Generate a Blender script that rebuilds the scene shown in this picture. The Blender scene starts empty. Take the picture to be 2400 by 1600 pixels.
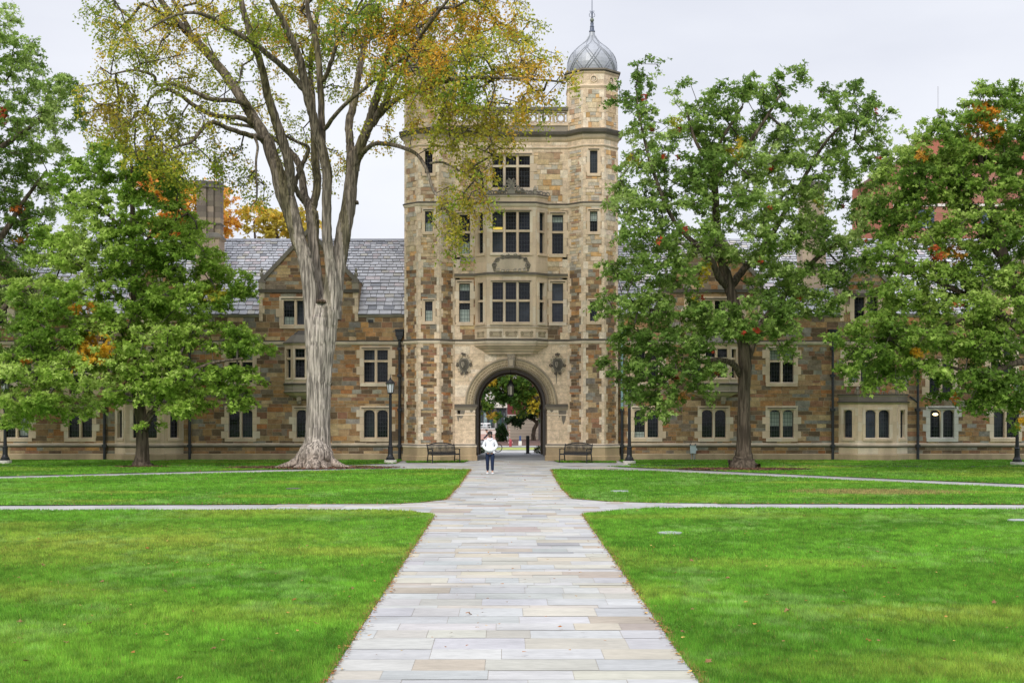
import bpy, math, random
import numpy as np
from mathutils import Vector, noise as mnoise
R = random.Random(7)
rng = np.random.default_rng(7)
SC = bpy.context.scene
COL = SC.collection
rad = math.radians

# ---------------------------------------------------------------- camera
HC = 2.8                         # eye height
F = 3000.0                       # focal length in pixels of the 2400 px photograph
cam_d = bpy.data.cameras.new("camera"); cam = bpy.data.objects.new("camera", cam_d); COL.objects.link(cam)
cam.location = (0, 0, HC); cam.rotation_euler = (rad(90), 0, 0)
cam_d.lens = 45; cam_d.sensor_width = 36; cam_d.shift_x = 13/2400; cam_d.shift_y = 152/2400
cam_d.clip_start = 0.1; cam_d.clip_end = 3000
SC.camera = cam
# ---------------------------------------------------------------- world: overcast
SUN_EL, SUN_AZ = 38, 200         # azimuth measured clockwise from +Y: behind the camera, a little left
world = bpy.data.worlds.new("World"); SC.world = world; world.use_nodes = True
nt = world.node_tree; nt.nodes.clear()
def wn(t, **k):
    n = nt.nodes.new(t)
    for a, b in k.items(): setattr(n, a, b)
    return n
wo = wn('ShaderNodeOutputWorld'); bg = wn('ShaderNodeBackground'); sky = wn('ShaderNodeTexSky', sky_type='NISHITA')
sky.sun_disc = False; sky.sun_elevation = rad(SUN_EL); sky.sun_rotation = rad(SUN_AZ)
tc = wn('ShaderNodeTexCoord'); mp = wn('ShaderNodeMapping'); mp.inputs['Scale'].default_value = (1, 1, 3.2)
nz = wn('ShaderNodeTexNoise'); nz.inputs['Scale'].default_value = 1.6; nz.inputs['Detail'].default_value = 6
cr = wn('ShaderNodeValToRGB')
cr.color_ramp.elements[0].position = .3; cr.color_ramp.elements[0].color = (4.7, 4.9, 5.65, 1)
cr.color_ramp.elements[1].position = .7; cr.color_ramp.elements[1].color = (6.7, 6.85, 7.3, 1)
mx = wn('ShaderNodeMix', data_type='RGBA'); mx.inputs['Factor'].default_value = .96
L = nt.links.new
L(tc.outputs['Generated'], mp.inputs['Vector']); L(mp.outputs['Vector'], nz.inputs['Vector'])
L(nz.outputs['Fac'], cr.inputs['Fac']); L(sky.outputs['Color'], mx.inputs['A']); L(cr.outputs['Color'], mx.inputs['B'])
# overcast skies are brighter overhead than at the horizon
sx = wn('ShaderNodeSeparateXYZ'); mr = wn('ShaderNodeMapRange'); vs = wn('ShaderNodeVectorMath', operation='SCALE')
mr.inputs['From Min'].default_value = .3; mr.inputs['From Max'].default_value = .85; mr.inputs['To Min'].default_value = 1; mr.inputs['To Max'].default_value = 2.1
L(tc.outputs['Generated'], sx.inputs['Vector']); L(sx.outputs['Z'], mr.inputs['Value']); L(mx.outputs['Result'], vs.inputs[0]); L(mr.outputs['Result'], vs.inputs['Scale'])
L(vs.outputs['Vector'], bg.inputs['Color']); bg.inputs['Strength'].default_value = .1
L(bg.outputs['Background'], wo.inputs['Surface'])
sd = bpy.data.lights.new("sun", 'SUN'); sd.energy = 1.5; sd.angle = rad(18); sd.color = (1, .96, .9)
sun = bpy.data.objects.new("sun", sd); COL.objects.link(sun); sun.location = (-20, -20, 60)
sun.rotation_euler = (rad(90-SUN_EL), 0, rad(180-SUN_AZ))
SC.view_settings.view_transform = 'Standard'; SC.view_settings.look = 'None'
SC.view_settings.exposure = 0.5; SC.view_settings.gamma = 1
SC.cycles.max_bounces = 6; SC.cycles.transparent_max_bounces = 8

# ---------------------------------------------------------------- helpers
def PX(u, Y): return (u-1187)*Y/F
def PZ(v, Y): return HC-(v-952)*Y/F
def GY(v): return HC*F/(v-952)
def G(u, v):
    Y = GY(v); return ((u-1187)*Y/F, Y)
def srgb(r, g, b):
    f = lambda c: (c/255/12.92) if c <= 10 else ((c/255+.055)/1.055)**2.4
    return (f(r), f(g), f(b))

class MB:
    def __init__(s): s.v = []; s.f = []; s.m = []; s.c = []; s.o = (0, 0, 0); s.a = 0; s.fl = 1
    def at(s, o=(0, 0, 0), a=0): s.o = o; s.a = a; return s
    def pt(s, p):
        x, y, z = p; ca, sa = math.cos(s.a), math.sin(s.a)
        s.v.append((s.o[0]+x*ca-y*sa, s.o[1]+x*sa+y*ca, s.o[2]+z)); return len(s.v)-1
    def face(s, pts, c=(1, 1, 1), m=0):
        s.f.append([s.pt(p) for p in pts]); s.m.append(m); s.c.append(c)
    def box(s, x0, x1, y0, y1, z0, z1, c=(1, 1, 1), m=0, skip=''):
        P = [(x0, y0, z0), (x1, y0, z0), (x1, y1, z0), (x0, y1, z0), (x0, y0, z1), (x1, y0, z1), (x1, y1, z1), (x0, y1, z1)]
        I = [s.pt(p) for p in P]
        for k, q in (('f', (0, 1, 5, 4)), ('r', (1, 2, 6, 5)), ('b', (2, 3, 7, 6)), ('l', (3, 0, 4, 7)), ('t', (4, 5, 6, 7)), ('d', (3, 2, 1, 0))):
            if k in skip: continue
            s.f.append([I[i] for i in q]); s.m.append(m); s.c.append(c)
    def prism(s, pts, y0, y1, c=(1, 1, 1), m=0):     # polygon in x,z (ccw seen from -y) extruded in y
        a = [s.pt((x, y0, z)) for x, z in pts]; b = [s.pt((x, y1, z)) for x, z in pts]; n = len(pts)
        s.f.append(a); s.m.append(m); s.c.append(c); s.f.append(b[::-1]); s.m.append(m); s.c.append(c)
        for i in range(n):
            j = (i+1) % n; s.f.append([a[j], a[i], b[i], b[j]]); s.m.append(m); s.c.append(c)
    def lathe(s, prof, cx=0, cy=0, n=12, c=(1, 1, 1), m=0, ph=0):
        rings = []
        for r, z in prof:
            rings.append([s.pt((cx+r*math.cos(ph+2*math.pi*k/n), cy+r*math.sin(ph+2*math.pi*k/n), z)) for k in range(n)])
        for i in range(len(rings)-1):
            for k in range(n):
                l = (k+1) % n
                s.f.append([rings[i][k], rings[i][l], rings[i+1][l], rings[i+1][k]]); s.m.append(m); s.c.append(c)
        s.f.append(rings[-1]); s.m.append(m); s.c.append(c); s.f.append(rings[0][::-1]); s.m.append(m); s.c.append(c)
    def tube(s, pts, rr, n=8, c=(1, 1, 1), m=0):
        pts = [Vector(p) for p in pts]; rings = []
        if not hasattr(rr, '__len__'): rr = [rr]*len(pts)
        up = None
        for i, p in enumerate(pts):
            d = (pts[min(i+1, len(pts)-1)]-pts[max(i-1, 0)]).normalized()
            if up is None: up = Vector((0, 0, 1)) if abs(d.z) < .9 else Vector((0, 1, 0))
            a = d.cross(up).normalized(); b = a.cross(d).normalized(); up = b
            rings.append([s.pt(p+(a*math.cos(t)+b*math.sin(t))*rr[i]) for t in [2*math.pi*k/n for k in range(n)]])
        for i in range(len(rings)-1):
            for k in range(n):
                l = (k+1) % n; s.f.append([rings[i][k], rings[i][l], rings[i+1][l], rings[i+1][k]]); s.m.append(m); s.c.append(c)
        s.f.append(rings[-1]); s.m.append(m); s.c.append(c); s.f.append(rings[0][::-1]); s.m.append(m); s.c.append(c)
    def sweep(s, path, prof, m=0):                     # path: xy left to right, prof: (outward offset, z, colour)
        n = len(path); nor = []
        for i in range(n-1):
            dx, dy = path[i+1][0]-path[i][0], path[i+1][1]-path[i][1]; l = math.hypot(dx, dy); nor.append((dy/l, -dx/l))
        mit = []
        for i in range(n):
            a = nor[max(i-1, 0)]; b = nor[min(i, n-2)]; q = 1+a[0]*b[0]+a[1]*b[1]
            mit.append(((a[0]+b[0])/q, (a[1]+b[1])/q))
        ids = [[s.pt((path[i][0]+mit[i][0]*o, path[i][1]+mit[i][1]*o, z)) for (o, z, c) in prof] for i in range(n)]
        for i in range(n-1):
            for k in range(len(prof)-1):
                s.f.append([ids[i][k], ids[i+1][k], ids[i+1][k+1], ids[i][k+1]]); s.m.append(m); s.c.append(prof[k][2])
        for e in (0, n-1):
            s.f.append(ids[e] if e == 0 else ids[e][::-1]); s.m.append(m); s.c.append(prof[0][2])
    def build(s, name, mats, parent=None, smooth=False):
        if not isinstance(mats, (list, tuple)): mats = [mats]
        me = bpy.data.meshes.new(name); me.from_pydata(s.v, [], s.f)
        for q in mats: me.materials.append(q)
        if len(mats) > 1: me.polygons.foreach_set('material_index', np.array(s.m, dtype=np.int32))
        at = me.attributes.new('Col', 'FLOAT_COLOR', 'FACE')
        ca = np.ones((len(s.f), 4), dtype=np.float32); ca[:, :3] = np.array(s.c, dtype=np.float32).reshape(-1, 3); at.data.foreach_set('color', ca.ravel())
        if smooth: me.shade_smooth()
        me.update()
        return link(name, me, parent)
LOCAL = [False]
def link(name, data, parent=None):
    o = bpy.data.objects.new(name, data); COL.objects.link(o)
    if parent is not None and (LOCAL[0]): o.parent = parent; return o
    if parent is not None: o.parent = parent; o.matrix_parent_inverse = parent.matrix_world.inverted() if parent.type != 'EMPTY' else WI(parent)
    return o
def WI(p):
    from mathutils import Matrix
    m = Matrix.Identity(4); q = p
    m = (Matrix.Translation(p.location) @ p.rotation_euler.to_matrix().to_4x4())
    return m.inverted()
def npmesh(name, V, FQ, mats, parent=None, cols=None, smooth=False):   # V (n,3), FQ (m,k) faces of k corners
    me = bpy.data.meshes.new(name); n = len(V); m, k = FQ.shape
    me.vertices.add(n); me.vertices.foreach_set('co', V.astype(np.float32).ravel())
    me.loops.add(m*k); me.loops.foreach_set('vertex_index', FQ.astype(np.int32).ravel())
    me.polygons.add(m); me.polygons.foreach_set('loop_start', np.arange(0, m*k, k, dtype=np.int32))
    me.update(calc_edges=True)
    me.materials.append(mats)
    if cols is not None:
        at = me.attributes.new('Col', 'FLOAT_COLOR', 'FACE'); ca = np.ones((m, 4), dtype=np.float32); ca[:, :3] = cols; at.data.foreach_set('color', ca.ravel())
    if smooth: me.shade_smooth()
    return link(name, me, parent)
def thing(name, label, cat, loc=(0, 0, 0), rz=0, group=None):
    o = bpy.data.objects.new(name, None); COL.objects.link(o); o.location = loc; o.rotation_euler = (0, 0, rz)
    o.empty_display_size = .2
    return tag(o, label, cat, group)
def tag(o, label=None, cat=None, group=None, kind=None):
    if label: o['label'] = label
    if cat: o['category'] = cat
    if group: o['group'] = group
    if kind: o['kind'] = kind
    return o
def lbl(o, t): o['label'] = t; return o
def copy_tree(o, parent=None):
    c = o.copy(); COL.objects.link(c)
    if parent is not None: c.parent = parent
    for ch in [x for x in COL.objects if x.parent == o]: copy_tree(ch, c)
    return c
def jit(c, a=.1, r=R):
    k = 1+r.uniform(-a, a); return (c[0]*k, c[1]*k*(1+r.uniform(-a, a)*.15), c[2]*k*(1+r.uniform(-a, a)*.3))

# ---------------------------------------------------------------- materials
def material(name, base=(.5, .5, .5), rough=.8, attr=False, var=0, vscale=3, bump=0, bscale=20, sharp=.2, bdist=.03, metal=0, spec=.5,
             stretch=(1, 1, 1), stain=0, sscale=.6, stretch2=(1, 1, .25), emit=None, trans=0, coat=0, fine=0):
    m = bpy.data.materials.new(name); m.use_nodes = True; t = m.node_tree; b = t.nodes['Principled BSDF']; N = t.nodes.new; K = t.links.new
    b.inputs['Roughness'].default_value = rough; b.inputs['Metallic'].default_value = metal; b.inputs['Specular IOR Level'].default_value = spec
    b.inputs['Base Color'].default_value = (*base, 1); b.inputs['Coat Weight'].default_value = coat
    geo = N('ShaderNodeNewGeometry'); src = None
    if attr:
        a = N('ShaderNodeAttribute'); a.attribute_name = 'Col'; src = a.outputs['Color']
        if base != (.5, .5, .5):
            mm = N('ShaderNodeMix'); mm.data_type = 'RGBA'; mm.blend_type = 'MULTIPLY'; mm.inputs['Factor'].default_value = 1
            K(src, mm.inputs['A']); mm.inputs['B'].default_value = (*base, 1); src = mm.outputs['Result']
    def noise(scale, st, det=5):
        q = N('ShaderNodeMapping'); q.inputs['Scale'].default_value = st; K(geo.outputs['Position'], q.inputs['Vector'])
        x = N('ShaderNodeTexNoise'); x.inputs['Scale'].default_value = scale; x.inputs['Detail'].default_value = det; K(q.outputs['Vector'], x.inputs['Vector']); return x.outputs['Fac']
    def mul(src, fac, lo, hi, p0=.3, p1=.7):
        r = N('ShaderNodeMapRange'); r.inputs['From Min'].default_value = p0; r.inputs['From Max'].default_value = p1
        r.inputs['To Min'].default_value = lo; r.inputs['To Max'].default_value = hi; K(fac, r.inputs['Value'])
        c = N('ShaderNodeVectorMath'); c.operation = 'SCALE'
        if src is None: c.inputs[0].default_value = base
        else: K(src, c.inputs[0])
        K(r.outputs['Result'], c.inputs['Scale']); return c.outputs['Vector']
    if var: src = mul(src, noise(vscale, stretch), 1-var, 1+var, .5-sharp, .5+sharp)
    if fine: src = mul(src, noise(bscale*1.7, stretch, 3), 1-fine, 1+fine)
    if stain: src = mul(src, noise(sscale, stretch2, 7), 1-stain, 1.04, .36, .56)
    if src is not None: K(src, b.inputs['Base Color'])
    if bump:
        bn = N('ShaderNodeBump'); bn.inputs['Strength'].default_value = bump; bn.inputs['Distance'].default_value = bdist
        K(noise(bscale, stretch), bn.inputs['Height']); K(bn.outputs['Normal'], b.inputs['Normal'])
    if emit: b.inputs['Emission Color'].default_value = (*emit[0], 1); b.inputs['Emission Strength'].default_value = emit[1]
    if trans:
        tr = N('ShaderNodeBsdfTranslucent'); ms = N('ShaderNodeMixShader'); ms.inputs['Fac'].default_value = trans
        if src is not None: K(src, tr.inputs['Color'])
        else: tr.inputs['Color'].default_value = (*base, 1)
        K(b.outputs['BSDF'], ms.inputs[1]); K(tr.outputs['BSDF'], ms.inputs[2])
        K(ms.outputs['Shader'], t.nodes['Material Output'].inputs['Surface'])
    return m
M_RUB = material('rubble_stone', attr=True,  rough=.9, var=.22, vscale=4, bump=.7, bscale=9, spec=.2, fine=.14)
M_LIM = material('limestone', attr=True, rough=.85, var=.07, vscale=1.5, bump=.25, bscale=14, spec=.25, stain=.17, sscale=1.5, fine=.05)
M_SLATE = material('slate', attr=True, rough=.42, var=.12, vscale=5, bump=.25, bscale=12, spec=.6)
M_FLAG = material('flagstone', attr=True, rough=.75, var=.1, vscale=2.6, bump=.3, bscale=10, spec=.3, stretch=(.35, 1, 1), fine=.09, stain=.13, sscale=.45, stretch2=(1, 1, 1))
M_CONC = material('concrete', base=(.38, .375, .36), rough=.85, var=.14, vscale=.7, stain=.15, bump=.1, bscale=20, spec=.3, fine=.06)
M_SOIL = material('lawn_turf', base=(.085, .215, .024), rough=.95, var=.3, vscale=.5, spec=.1, bump=.5, bscale=20, fine=.25)
M_EARTH = material('earth', base=(.12, .08, .05), rough=.95, var=.3, vscale=1.5, bump=.6, bscale=18, spec=.1, fine=.3)
M_MULCH = material('mulch', attr=True, rough=.95, var=.2, spec=.1)
M_GRASS = material('grass_blades', attr=True, rough=.6, spec=.12, trans=.35)
M_LEAF = material('leaves', attr=True, rough=.5, spec=.14, trans=.45)
M_BARK_E = material('elm_bark', attr=True, base=(.49, .5, .49), rough=.9, var=.5, vscale=12, stretch=(1, 1, .07), sharp=.1, bdist=.12, bump=1, bscale=9, fine=.2, spec=.15, stain=.2, sscale=1.2, stretch2=(1, 1, .4))
M_BARK_O = material('oak_bark', attr=True, base=(.49, .5, .49), rough=.95, var=.4, vscale=9, stretch=(1, 1, .12), sharp=.1, bdist=.08, bump=1, bscale=9, spec=.1)
M_BLACK = material('black_metal', base=(.014, .015, .018), rough=.38, spec=.5, var=.15, vscale=20)
M_IRON = material('old_iron', base=(.035, .037, .042), rough=.55, var=.35, vscale=5, metal=.2)
M_TEAL = material('patina_copper', base=(.26, .42, .46), rough=.6, var=.15, vscale=6)
M_LEAD = material('lead_sheet', attr=True, rough=.45, var=.1, vscale=3, metal=.15)
M_GLASS = material('window_glass', attr=True, rough=.07, var=.5, vscale=1.8, spec=.32, bump=.06, bscale=3)
M_CAME = material('lead_bars', base=(.045, .05, .058), rough=.5)
M_FROST = material('frosted_lamp_glass', base=(.7, .74, .76), rough=.35, spec=.4)
M_WARM = material('lit_lamp', base=(.9, .7, .3), emit=((1, .8, .42), 2.2))
M_YEL = material('lit_room', base=(.8, .6, .1), emit=((1, .74, .12), .28))
M_BRICK = material('brick', attr=True, rough=.9, var=.15, vscale=6, spec=.2)
M_PAINT = material('paint', attr=True, rough=.55, spec=.4)
M_CLOTH = material('cloth', attr=True, rough=.9, spec=.15, var=.05, vscale=12, bump=.25, bscale=9)
M_SKIN = material('skin', base=(.5, .28, .19), rough=.6)
M_HAIR = material('hair', base=(.012, .009, .008), rough=.6)
M_PASS = material('passage_stone', attr=True, base=(.5, .5, .51), rough=.9, var=.15, vscale=2, bump=.3, bscale=8)

# palettes (albedo)
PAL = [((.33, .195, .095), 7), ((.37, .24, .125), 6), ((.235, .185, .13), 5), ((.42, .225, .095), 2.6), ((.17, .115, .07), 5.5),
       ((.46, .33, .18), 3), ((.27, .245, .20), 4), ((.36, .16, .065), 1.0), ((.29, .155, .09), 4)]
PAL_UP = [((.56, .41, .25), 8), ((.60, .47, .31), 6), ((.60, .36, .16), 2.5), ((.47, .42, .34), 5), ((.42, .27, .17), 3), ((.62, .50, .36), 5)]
def pick(pal, dark=1, jv=.2):
    t = R.uniform(0, sum(w for _, w in pal))
    for c, w in pal:
        t -= w
        if t <= 0: break
    return tuple(min(.9, q*dark) for q in jit(c, jv))
LIM = (.66, .515, .36)
LIM2 = (.71, .595, .45)
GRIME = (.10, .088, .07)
MORT = (.40, .32, .22)
def lim(a=.06): return jit(LIM if R.random() < .75 else LIM2, a)

def subtract(a, b, holes):
    segs = [(a, b)]
    for h0, h1 in holes:
        out = []
        for s0, s1 in segs:
            if h1 <= s0 or h0 >= s1: out.append((s0, s1)); continue
            if h0 > s0: out.append((s0, h0))
            if h1 < s1: out.append((h1, s1))
        segs = out
    return [s for s in segs if s[1]-s[0] > .02]
def levels(z0, z1, crit, h0, h1):
    cs = sorted(set([z0, z1]+[c for c in crit if z0 < c < z1])); out = [z0]
    for a, b in zip(cs, cs[1:]):
        n = max(1, round((b-a)/R.uniform(h0, h1)))
        if b-a < h0: n = 1
        ws = [R.uniform(.75, 1.25) for _ in range(n)]; s = sum(ws); z = a
        for w in ws: z += w/s*(b-a); out.append(z)
    return out
def masonry(mb, x0, x1, z0, z1, holes=(), pal=PAL, hh=(.2, .32), ww=(.26, .85), bond=True, clip=None, dark=None, gap=.011, proud=.022, mort=MORT, rough=True):
    """coursed stones with real joints. holes: (x0,x1,z0,z1). clip(z)->(xl,xr)"""
    zs = levels(z0, z1, [h[2] for h in holes]+[h[3] for h in holes], *hh)
    for a, b in zip(zs, zs[1:]):
        if b-a < .015: continue
        zm = (a+b)/2; xa, xb = x0, x1
        if clip:
            xa, xb = clip(b)
            xa2, xb2 = clip(a)
            if xb2-xa2 < .05: continue
            mb.face([(xa2, .0, a), (xb2, .0, a), (max(xb, xa), .0, b), (xa, .0, b)], mort)
            if xb-xa < .08: continue
        segs = subtract(xa, xb, [(h[0], h[1]) for h in holes if h[2] < zm < h[3]])
        for s0, s1 in segs:
            if not clip: mb.face([(s0, 0, a), (s1, 0, a), (s1, 0, b), (s0, 0, b)], mort)
            x = s0
            while x < s1-.02:
                w = R.uniform(*ww)
                if x+w > s1-ww[0]*.6: w = s1-x
                parts = [(a, b)]
                if rough and b-a > hh[0]*1.15 and w < ww[1]*.6 and R.random() < .3:
                    q = a+(b-a)*R.uniform(.4, .6); parts = [(a, q), (q, b)]
                for p0, p1 in parts:
                    d = R.uniform(.004, proud); c = pick(pal, dark(x, p0) if dark else 1) if pal else lim()
                    e = R.uniform(-.003, .004) if rough else 0
                    if p1-p0 > 2.5*gap and w > 2.5*gap:
                        mb.box(x+gap, x+w-gap, -d, .0, p0+gap+e, p1-gap+e, c, 0, 'b')
                x += w
def ashlar(mb, x0, x1, z0, z1, holes=(), h=(.36, .44), w=(.6, 1.1), clip=None, gap=.006, mort=(.36, .29, .2), proud=.006):
    masonry(mb, x0, x1, z0, z1, holes, None, h, w, clip=clip, gap=gap, mort=mort, proud=proud, rough=False)
def limbox(mb, x0, x1, y0, y1, z0, z1, c=None, blk=.7):   # long stone member cut into blocks
    n = max(1, round((x1-x0)/blk)); xs = [x0+(x1-x0)*k/n for k in range(n+1)]
    for a, b in zip(xs, xs[1:]):
        mb.box(a+.004*(a > x0), b-.004*(b < x1), y0, y1, z0, z1, c or lim())

def window(parent, mb_o, a, xs, z0, z1, trans=None, arched=False, sur=.2, deep=.24, quoin=True, blind=None, pale=False, hood=True, lab=None, label_dark=None):
    """mb_o: world origin of the wall plane, a: rotation, xs: list of (x0,x1) lights in wall coords; z world"""
    fr = MB().at((mb_o[0], mb_o[1], 0), a); gl = MB().at((mb_o[0], mb_o[1], 0), a); ld = MB().at((mb_o[0], mb_o[1], 0), a)
    X0, X1 = xs[0][0], xs[-1][1]
    cc = (lambda: jit((.6, .57, .5), .04)) if pale else lim
    y0 = -.035
    s = sur
    limbox(fr, X0-s, X1+s, y0, deep, z1, z1+s*.95, None if not pale else cc())         # lintel
    limbox(fr, X0-s*.9, X1+s*.9, y0-.03, deep, z0-s*.8, z0, None if not pale else cc())      # sill
    fr.face([(X0-s*.5, y0-.03, z0), (X1+s*.5, y0-.03, z0), (X1, deep*.6, z0+.05), (X0, deep*.6, z0+.05)], cc())
    zz = z0; k = R.randint(0, 1)
    hq = .42 if quoin else .6
    n = max(1, round((z1-z0)/hq)); hq = (z1-z0)/n
    for i in range(n):
        e = (.0 if (i+k) % 2 else .17) if quoin else 0
        fr.box(X0-s-e, X0, y0, deep, zz+.004, zz+hq-.004, cc()); fr.box(X1, X1+s+e, y0, deep, zz+.004, zz+hq-.004, cc()); zz += hq
    if hood:
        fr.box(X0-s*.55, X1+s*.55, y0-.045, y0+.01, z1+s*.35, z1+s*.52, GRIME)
    for (a0, a1), (b0, b1) in zip(xs, xs[1:]):
        fr.box(a1, b0, .03, deep, z0, z1, cc()); fr.prism([(a1+.025, z0), (b0-.025, z0), (b0-.025, z1), (a1+.025, z1)], -.005, .03, cc())
    rows = [(z0, z1)]
    if trans:
        fr.box(X0, X1, .02, deep, trans-.055, trans+.055, cc()); rows = [(z0, trans-.055), (trans+.055, z1)]
    if arched:
        for x0, x1 in xs:
            r = (x1-x0)/2; cx = (x0+x1)/2; zc = z1-r*.72; N = 8
            for q in range(N):
                t0 = math.pi*q/N; t1 = math.pi*(q+1)/N
                p0 = (cx+r*math.cos(t0), zc+r*.72*math.sin(t0)); p1 = (cx+r*math.cos(t1), zc+r*.72*math.sin(t1))
                fr.prism([(p1[0], p1[1]), (p0[0], p0[1]), (p0[0], z1), (p1[0], z1)], .03, deep, LIM)
    g = deep-.03; yb = deep-.045
    for x0, x1 in xs:
        for r0, r1 in rows:
            gc = jit((.006, .008, .012), .5) if R.random() < .78 else jit((.035, .042, .055), .4)  # some panes lighter and bluish: varied reflections put into the glass colour
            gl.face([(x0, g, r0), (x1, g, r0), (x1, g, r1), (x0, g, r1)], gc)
            ld.box(x0, x0+.03, yb-.02, g, r0, r1, skip='b'); ld.box(x1-.03, x1, yb-.02, g, r0, r1, skip='b')
            ld.box(x0+.03, x1-.03, yb-.02, g, r0, r0+.03, skip='b'); ld.box(x0+.03, x1-.03, yb-.02, g, r1-.03, r1, skip='b')
            nc = max(2, round((x1-x0)/.145)); nr = max(2, round((r1-r0)/.2))
            for i in range(1, nc):
                x = x0+(x1-x0)*i/nc; ld.box(x-.007, x+.007, yb, g, r0+.03, r1-.03, skip='b')
            for i in range(1, nr):
                z = r0+(r1-r0)*i/nr; ld.box(x0+.03, x1-.03, yb+.002, g, z-.007, z+.007, skip='b')
    o = fr.build('window', M_LIM, parent)
    gl.build('glass', M_GLASS, o); ld.build('leading', M_CAME, o)
    if blind:
        for (i, f0, f1) in blind:
            bm = MB().at((mb_o[0], mb_o[1], 0), a)
            x0, x1 = xs[i]; bm.box(x0+.03, x1-.03, g-.008, g-.002, z0+(z1-z0)*f0, z0+(z1-z0)*f1, (.34, .4, .36))
            bm.build('blind', M_PAINT, o)
    if lab: lbl(o, lab)
    return (X0-s*.7, X1+s*.7, z0-s*.6, z1+s*.7)

def slates(mb, P0, ux, us, L_, S_, clip=None, e0=.36, e1=.2, w0=.5, w1=.3, skip=()):
    P0, ux, us = Vector(P0), Vector(ux).normalized(), Vector(us).normalized(); nn = ux.cross(us).normalized()
    if nn.z < 0: nn = -nn
    s = 0
    while s < S_-.02:
        t = s/S_; e = (e0+(e1-e0)*t)*R.uniform(.92, 1.08); s1 = min(S_, s+e)
        a, b = (0, L_) if not clip else clip(s, s1)
        x = a
        while x < b-.02:
            w = (w0+(w1-w0)*t)*R.uniform(.65, 1.3)
            if x+w > b-.1: w = b-x
            jmp = None
            for k0, k1 in skip:
                if s < .7 and x+w > k0 and x < k1:
                    if x < k0-.03: w = k0-x
                    else: jmp = k1
            if jmp is not None: x = jmp; continue
            r = R.random(); g = R.uniform(.34, .52)
            c = (g*.98, g*.99, g*1.05)
            if r < .12: c = (g*1.05, g*.93, g*.95)
            elif r < .2: c = (g*.5, g*.52, g*.58)
            elif r < .26: c = (g*1.0, g*.95, g*.82)
            h0 = R.uniform(.04, .06); d = R.uniform(-.02, .014); gp = .012
            q = lambda xx, ss, h: tuple(P0+ux*xx+us*ss+nn*h)
            A, B, C_, D = q(x+gp, s+d, h0), q(x+w-gp, s+d+R.uniform(-.008, .008), h0), q(x+w-gp, s1+.03, .012), q(x+gp, s1+.03, .012)
            mb.face([A, B, C_, D], c); mb.face([q(x+gp, s+d, -.0), q(x+w-gp, s+d, -.0), B, A], (.05, .05, .055))
            x += w
        s = s1
    q = lambda xx, ss, h: tuple(P0+ux*xx+us*ss+nn*h)
    if not clip: mb.face([q(0, .4, -.01), q(L_, .4, -.01), q(L_, S_, -.01), q(0, S_, -.01)], (.04, .04, .045))

def scroll(mb, x, z, r, y, th=.04, turns=1.3, sgn=1, c=LIM, m=0, ph=0):
    pts = []; rr = []
    for k in range(13):
        t = k/12; a = ph+sgn*turns*2*math.pi*t; q = r*(1-.8*t)
        pts.append((x+q*math.cos(a), y, z+q*math.sin(a))); rr.append(th*(1-.5*t))
    mb.tube(pts, rr, 5, c, m)

# ================================================================ gate tower
TX = .245; YT = 65.5; AP = 1.285; HS = .532; YTC = YT+AP; YC = YTC-HS; SP = 4.22; YB = YC-.64; ZS = 2.91; RA = 1.88
tower = thing('gate_tower', 'tall stone gate tower with two octagonal turrets, oriel window and round archway', 'tower', (TX, YC, 0))
XL, XR = TX-SP+AP, TX+SP-AP
def octo(cx): return [(cx-AP, YTC+HS), (cx-AP, YTC-HS), (cx-HS, YT), (cx+HS, YT), (cx+AP, YTC-HS), (cx+AP, YTC+HS)]
oL, oR = octo(TX-SP), octo(TX+SP)
bay = [(TX-1.89, YC), (TX-1.255, YB), (TX+1.255, YB), (TX+1.89, YC)]
# windows of the centre wall first: they give the holes
P0c = (0, YC)
hol = []
lit3 = lambda k: [(PX(1154, k), PX(1179, k)), (PX(1185, k), PX(1210, k)), (PX(1216, k), PX(1242, k))]
hol.append(window(tower, P0c, 0, lit3(YC), 14.1, 15.76, 15.23, lab='wide window of six lights at the top of the tower'))
for xa, xb in ((PX(1076, YC), PX(1101.5, YC)), (PX(1294, YC), PX(1320, YC))):
    left = xa < 0
    hol.append(window(tower, P0c, 0, [(xa, xb)], 10.66, 12.71, 11.81, sur=.19, blind=[(0, .0, .3)] if left else [(0, .82, .95)]))
    hol.append(window(tower, P0c, 0, [(xa, xb)], 7.13, 9.16, 8.2, sur=.19, blind=[(0, .02, .34), (0, .82, .98)] if left else None))
wall = MB().at((0, YC, 0))
hol2 = hol+[(TX-1.86, TX+1.86, 6.0, 13.4)]
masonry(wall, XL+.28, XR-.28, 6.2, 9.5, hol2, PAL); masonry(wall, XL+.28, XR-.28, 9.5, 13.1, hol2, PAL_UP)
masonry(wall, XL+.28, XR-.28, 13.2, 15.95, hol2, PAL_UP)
for z0 in np.arange(6.2, 15.9, .42):
    if 6.75 < z0 < 9.3 or 10.2 < z0 < 12.85: continue
    e = .12 if int(round(z0/.42)) % 2 else 0
    wall.box(XL-.02, XL+.28+e, -.024, .02, z0+.004, min(z0+.416, 15.95), lim()); wall.box(XR-.28-e, XR+.02, -.024, .02, z0+.004, min(z0+.416, 15.95), lim())
ashlar(wall, XL, XR, 15.95, 17.1, [h for h in hol])
arch_h = [(TX-1.86, TX+1.86, 0, ZS)]
z = ZS
while z < ZS+2.1:
    dz = z+.1-ZS; hw = math.sqrt(max(.02, 2.13**2-dz**2)); arch_h.append((TX-hw, TX+hw, z, z+.2)); z += .2
ashlar(wall, XL, XR, .3, ZS, arch_h[:1])
masonry(wall, XL, XR, ZS, ZS+2.2, arch_h[1:], None, (.19, .21), (.7, 1.2), gap=.004, proud=.005, rough=False, mort=(.42, .34, .25))
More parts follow.
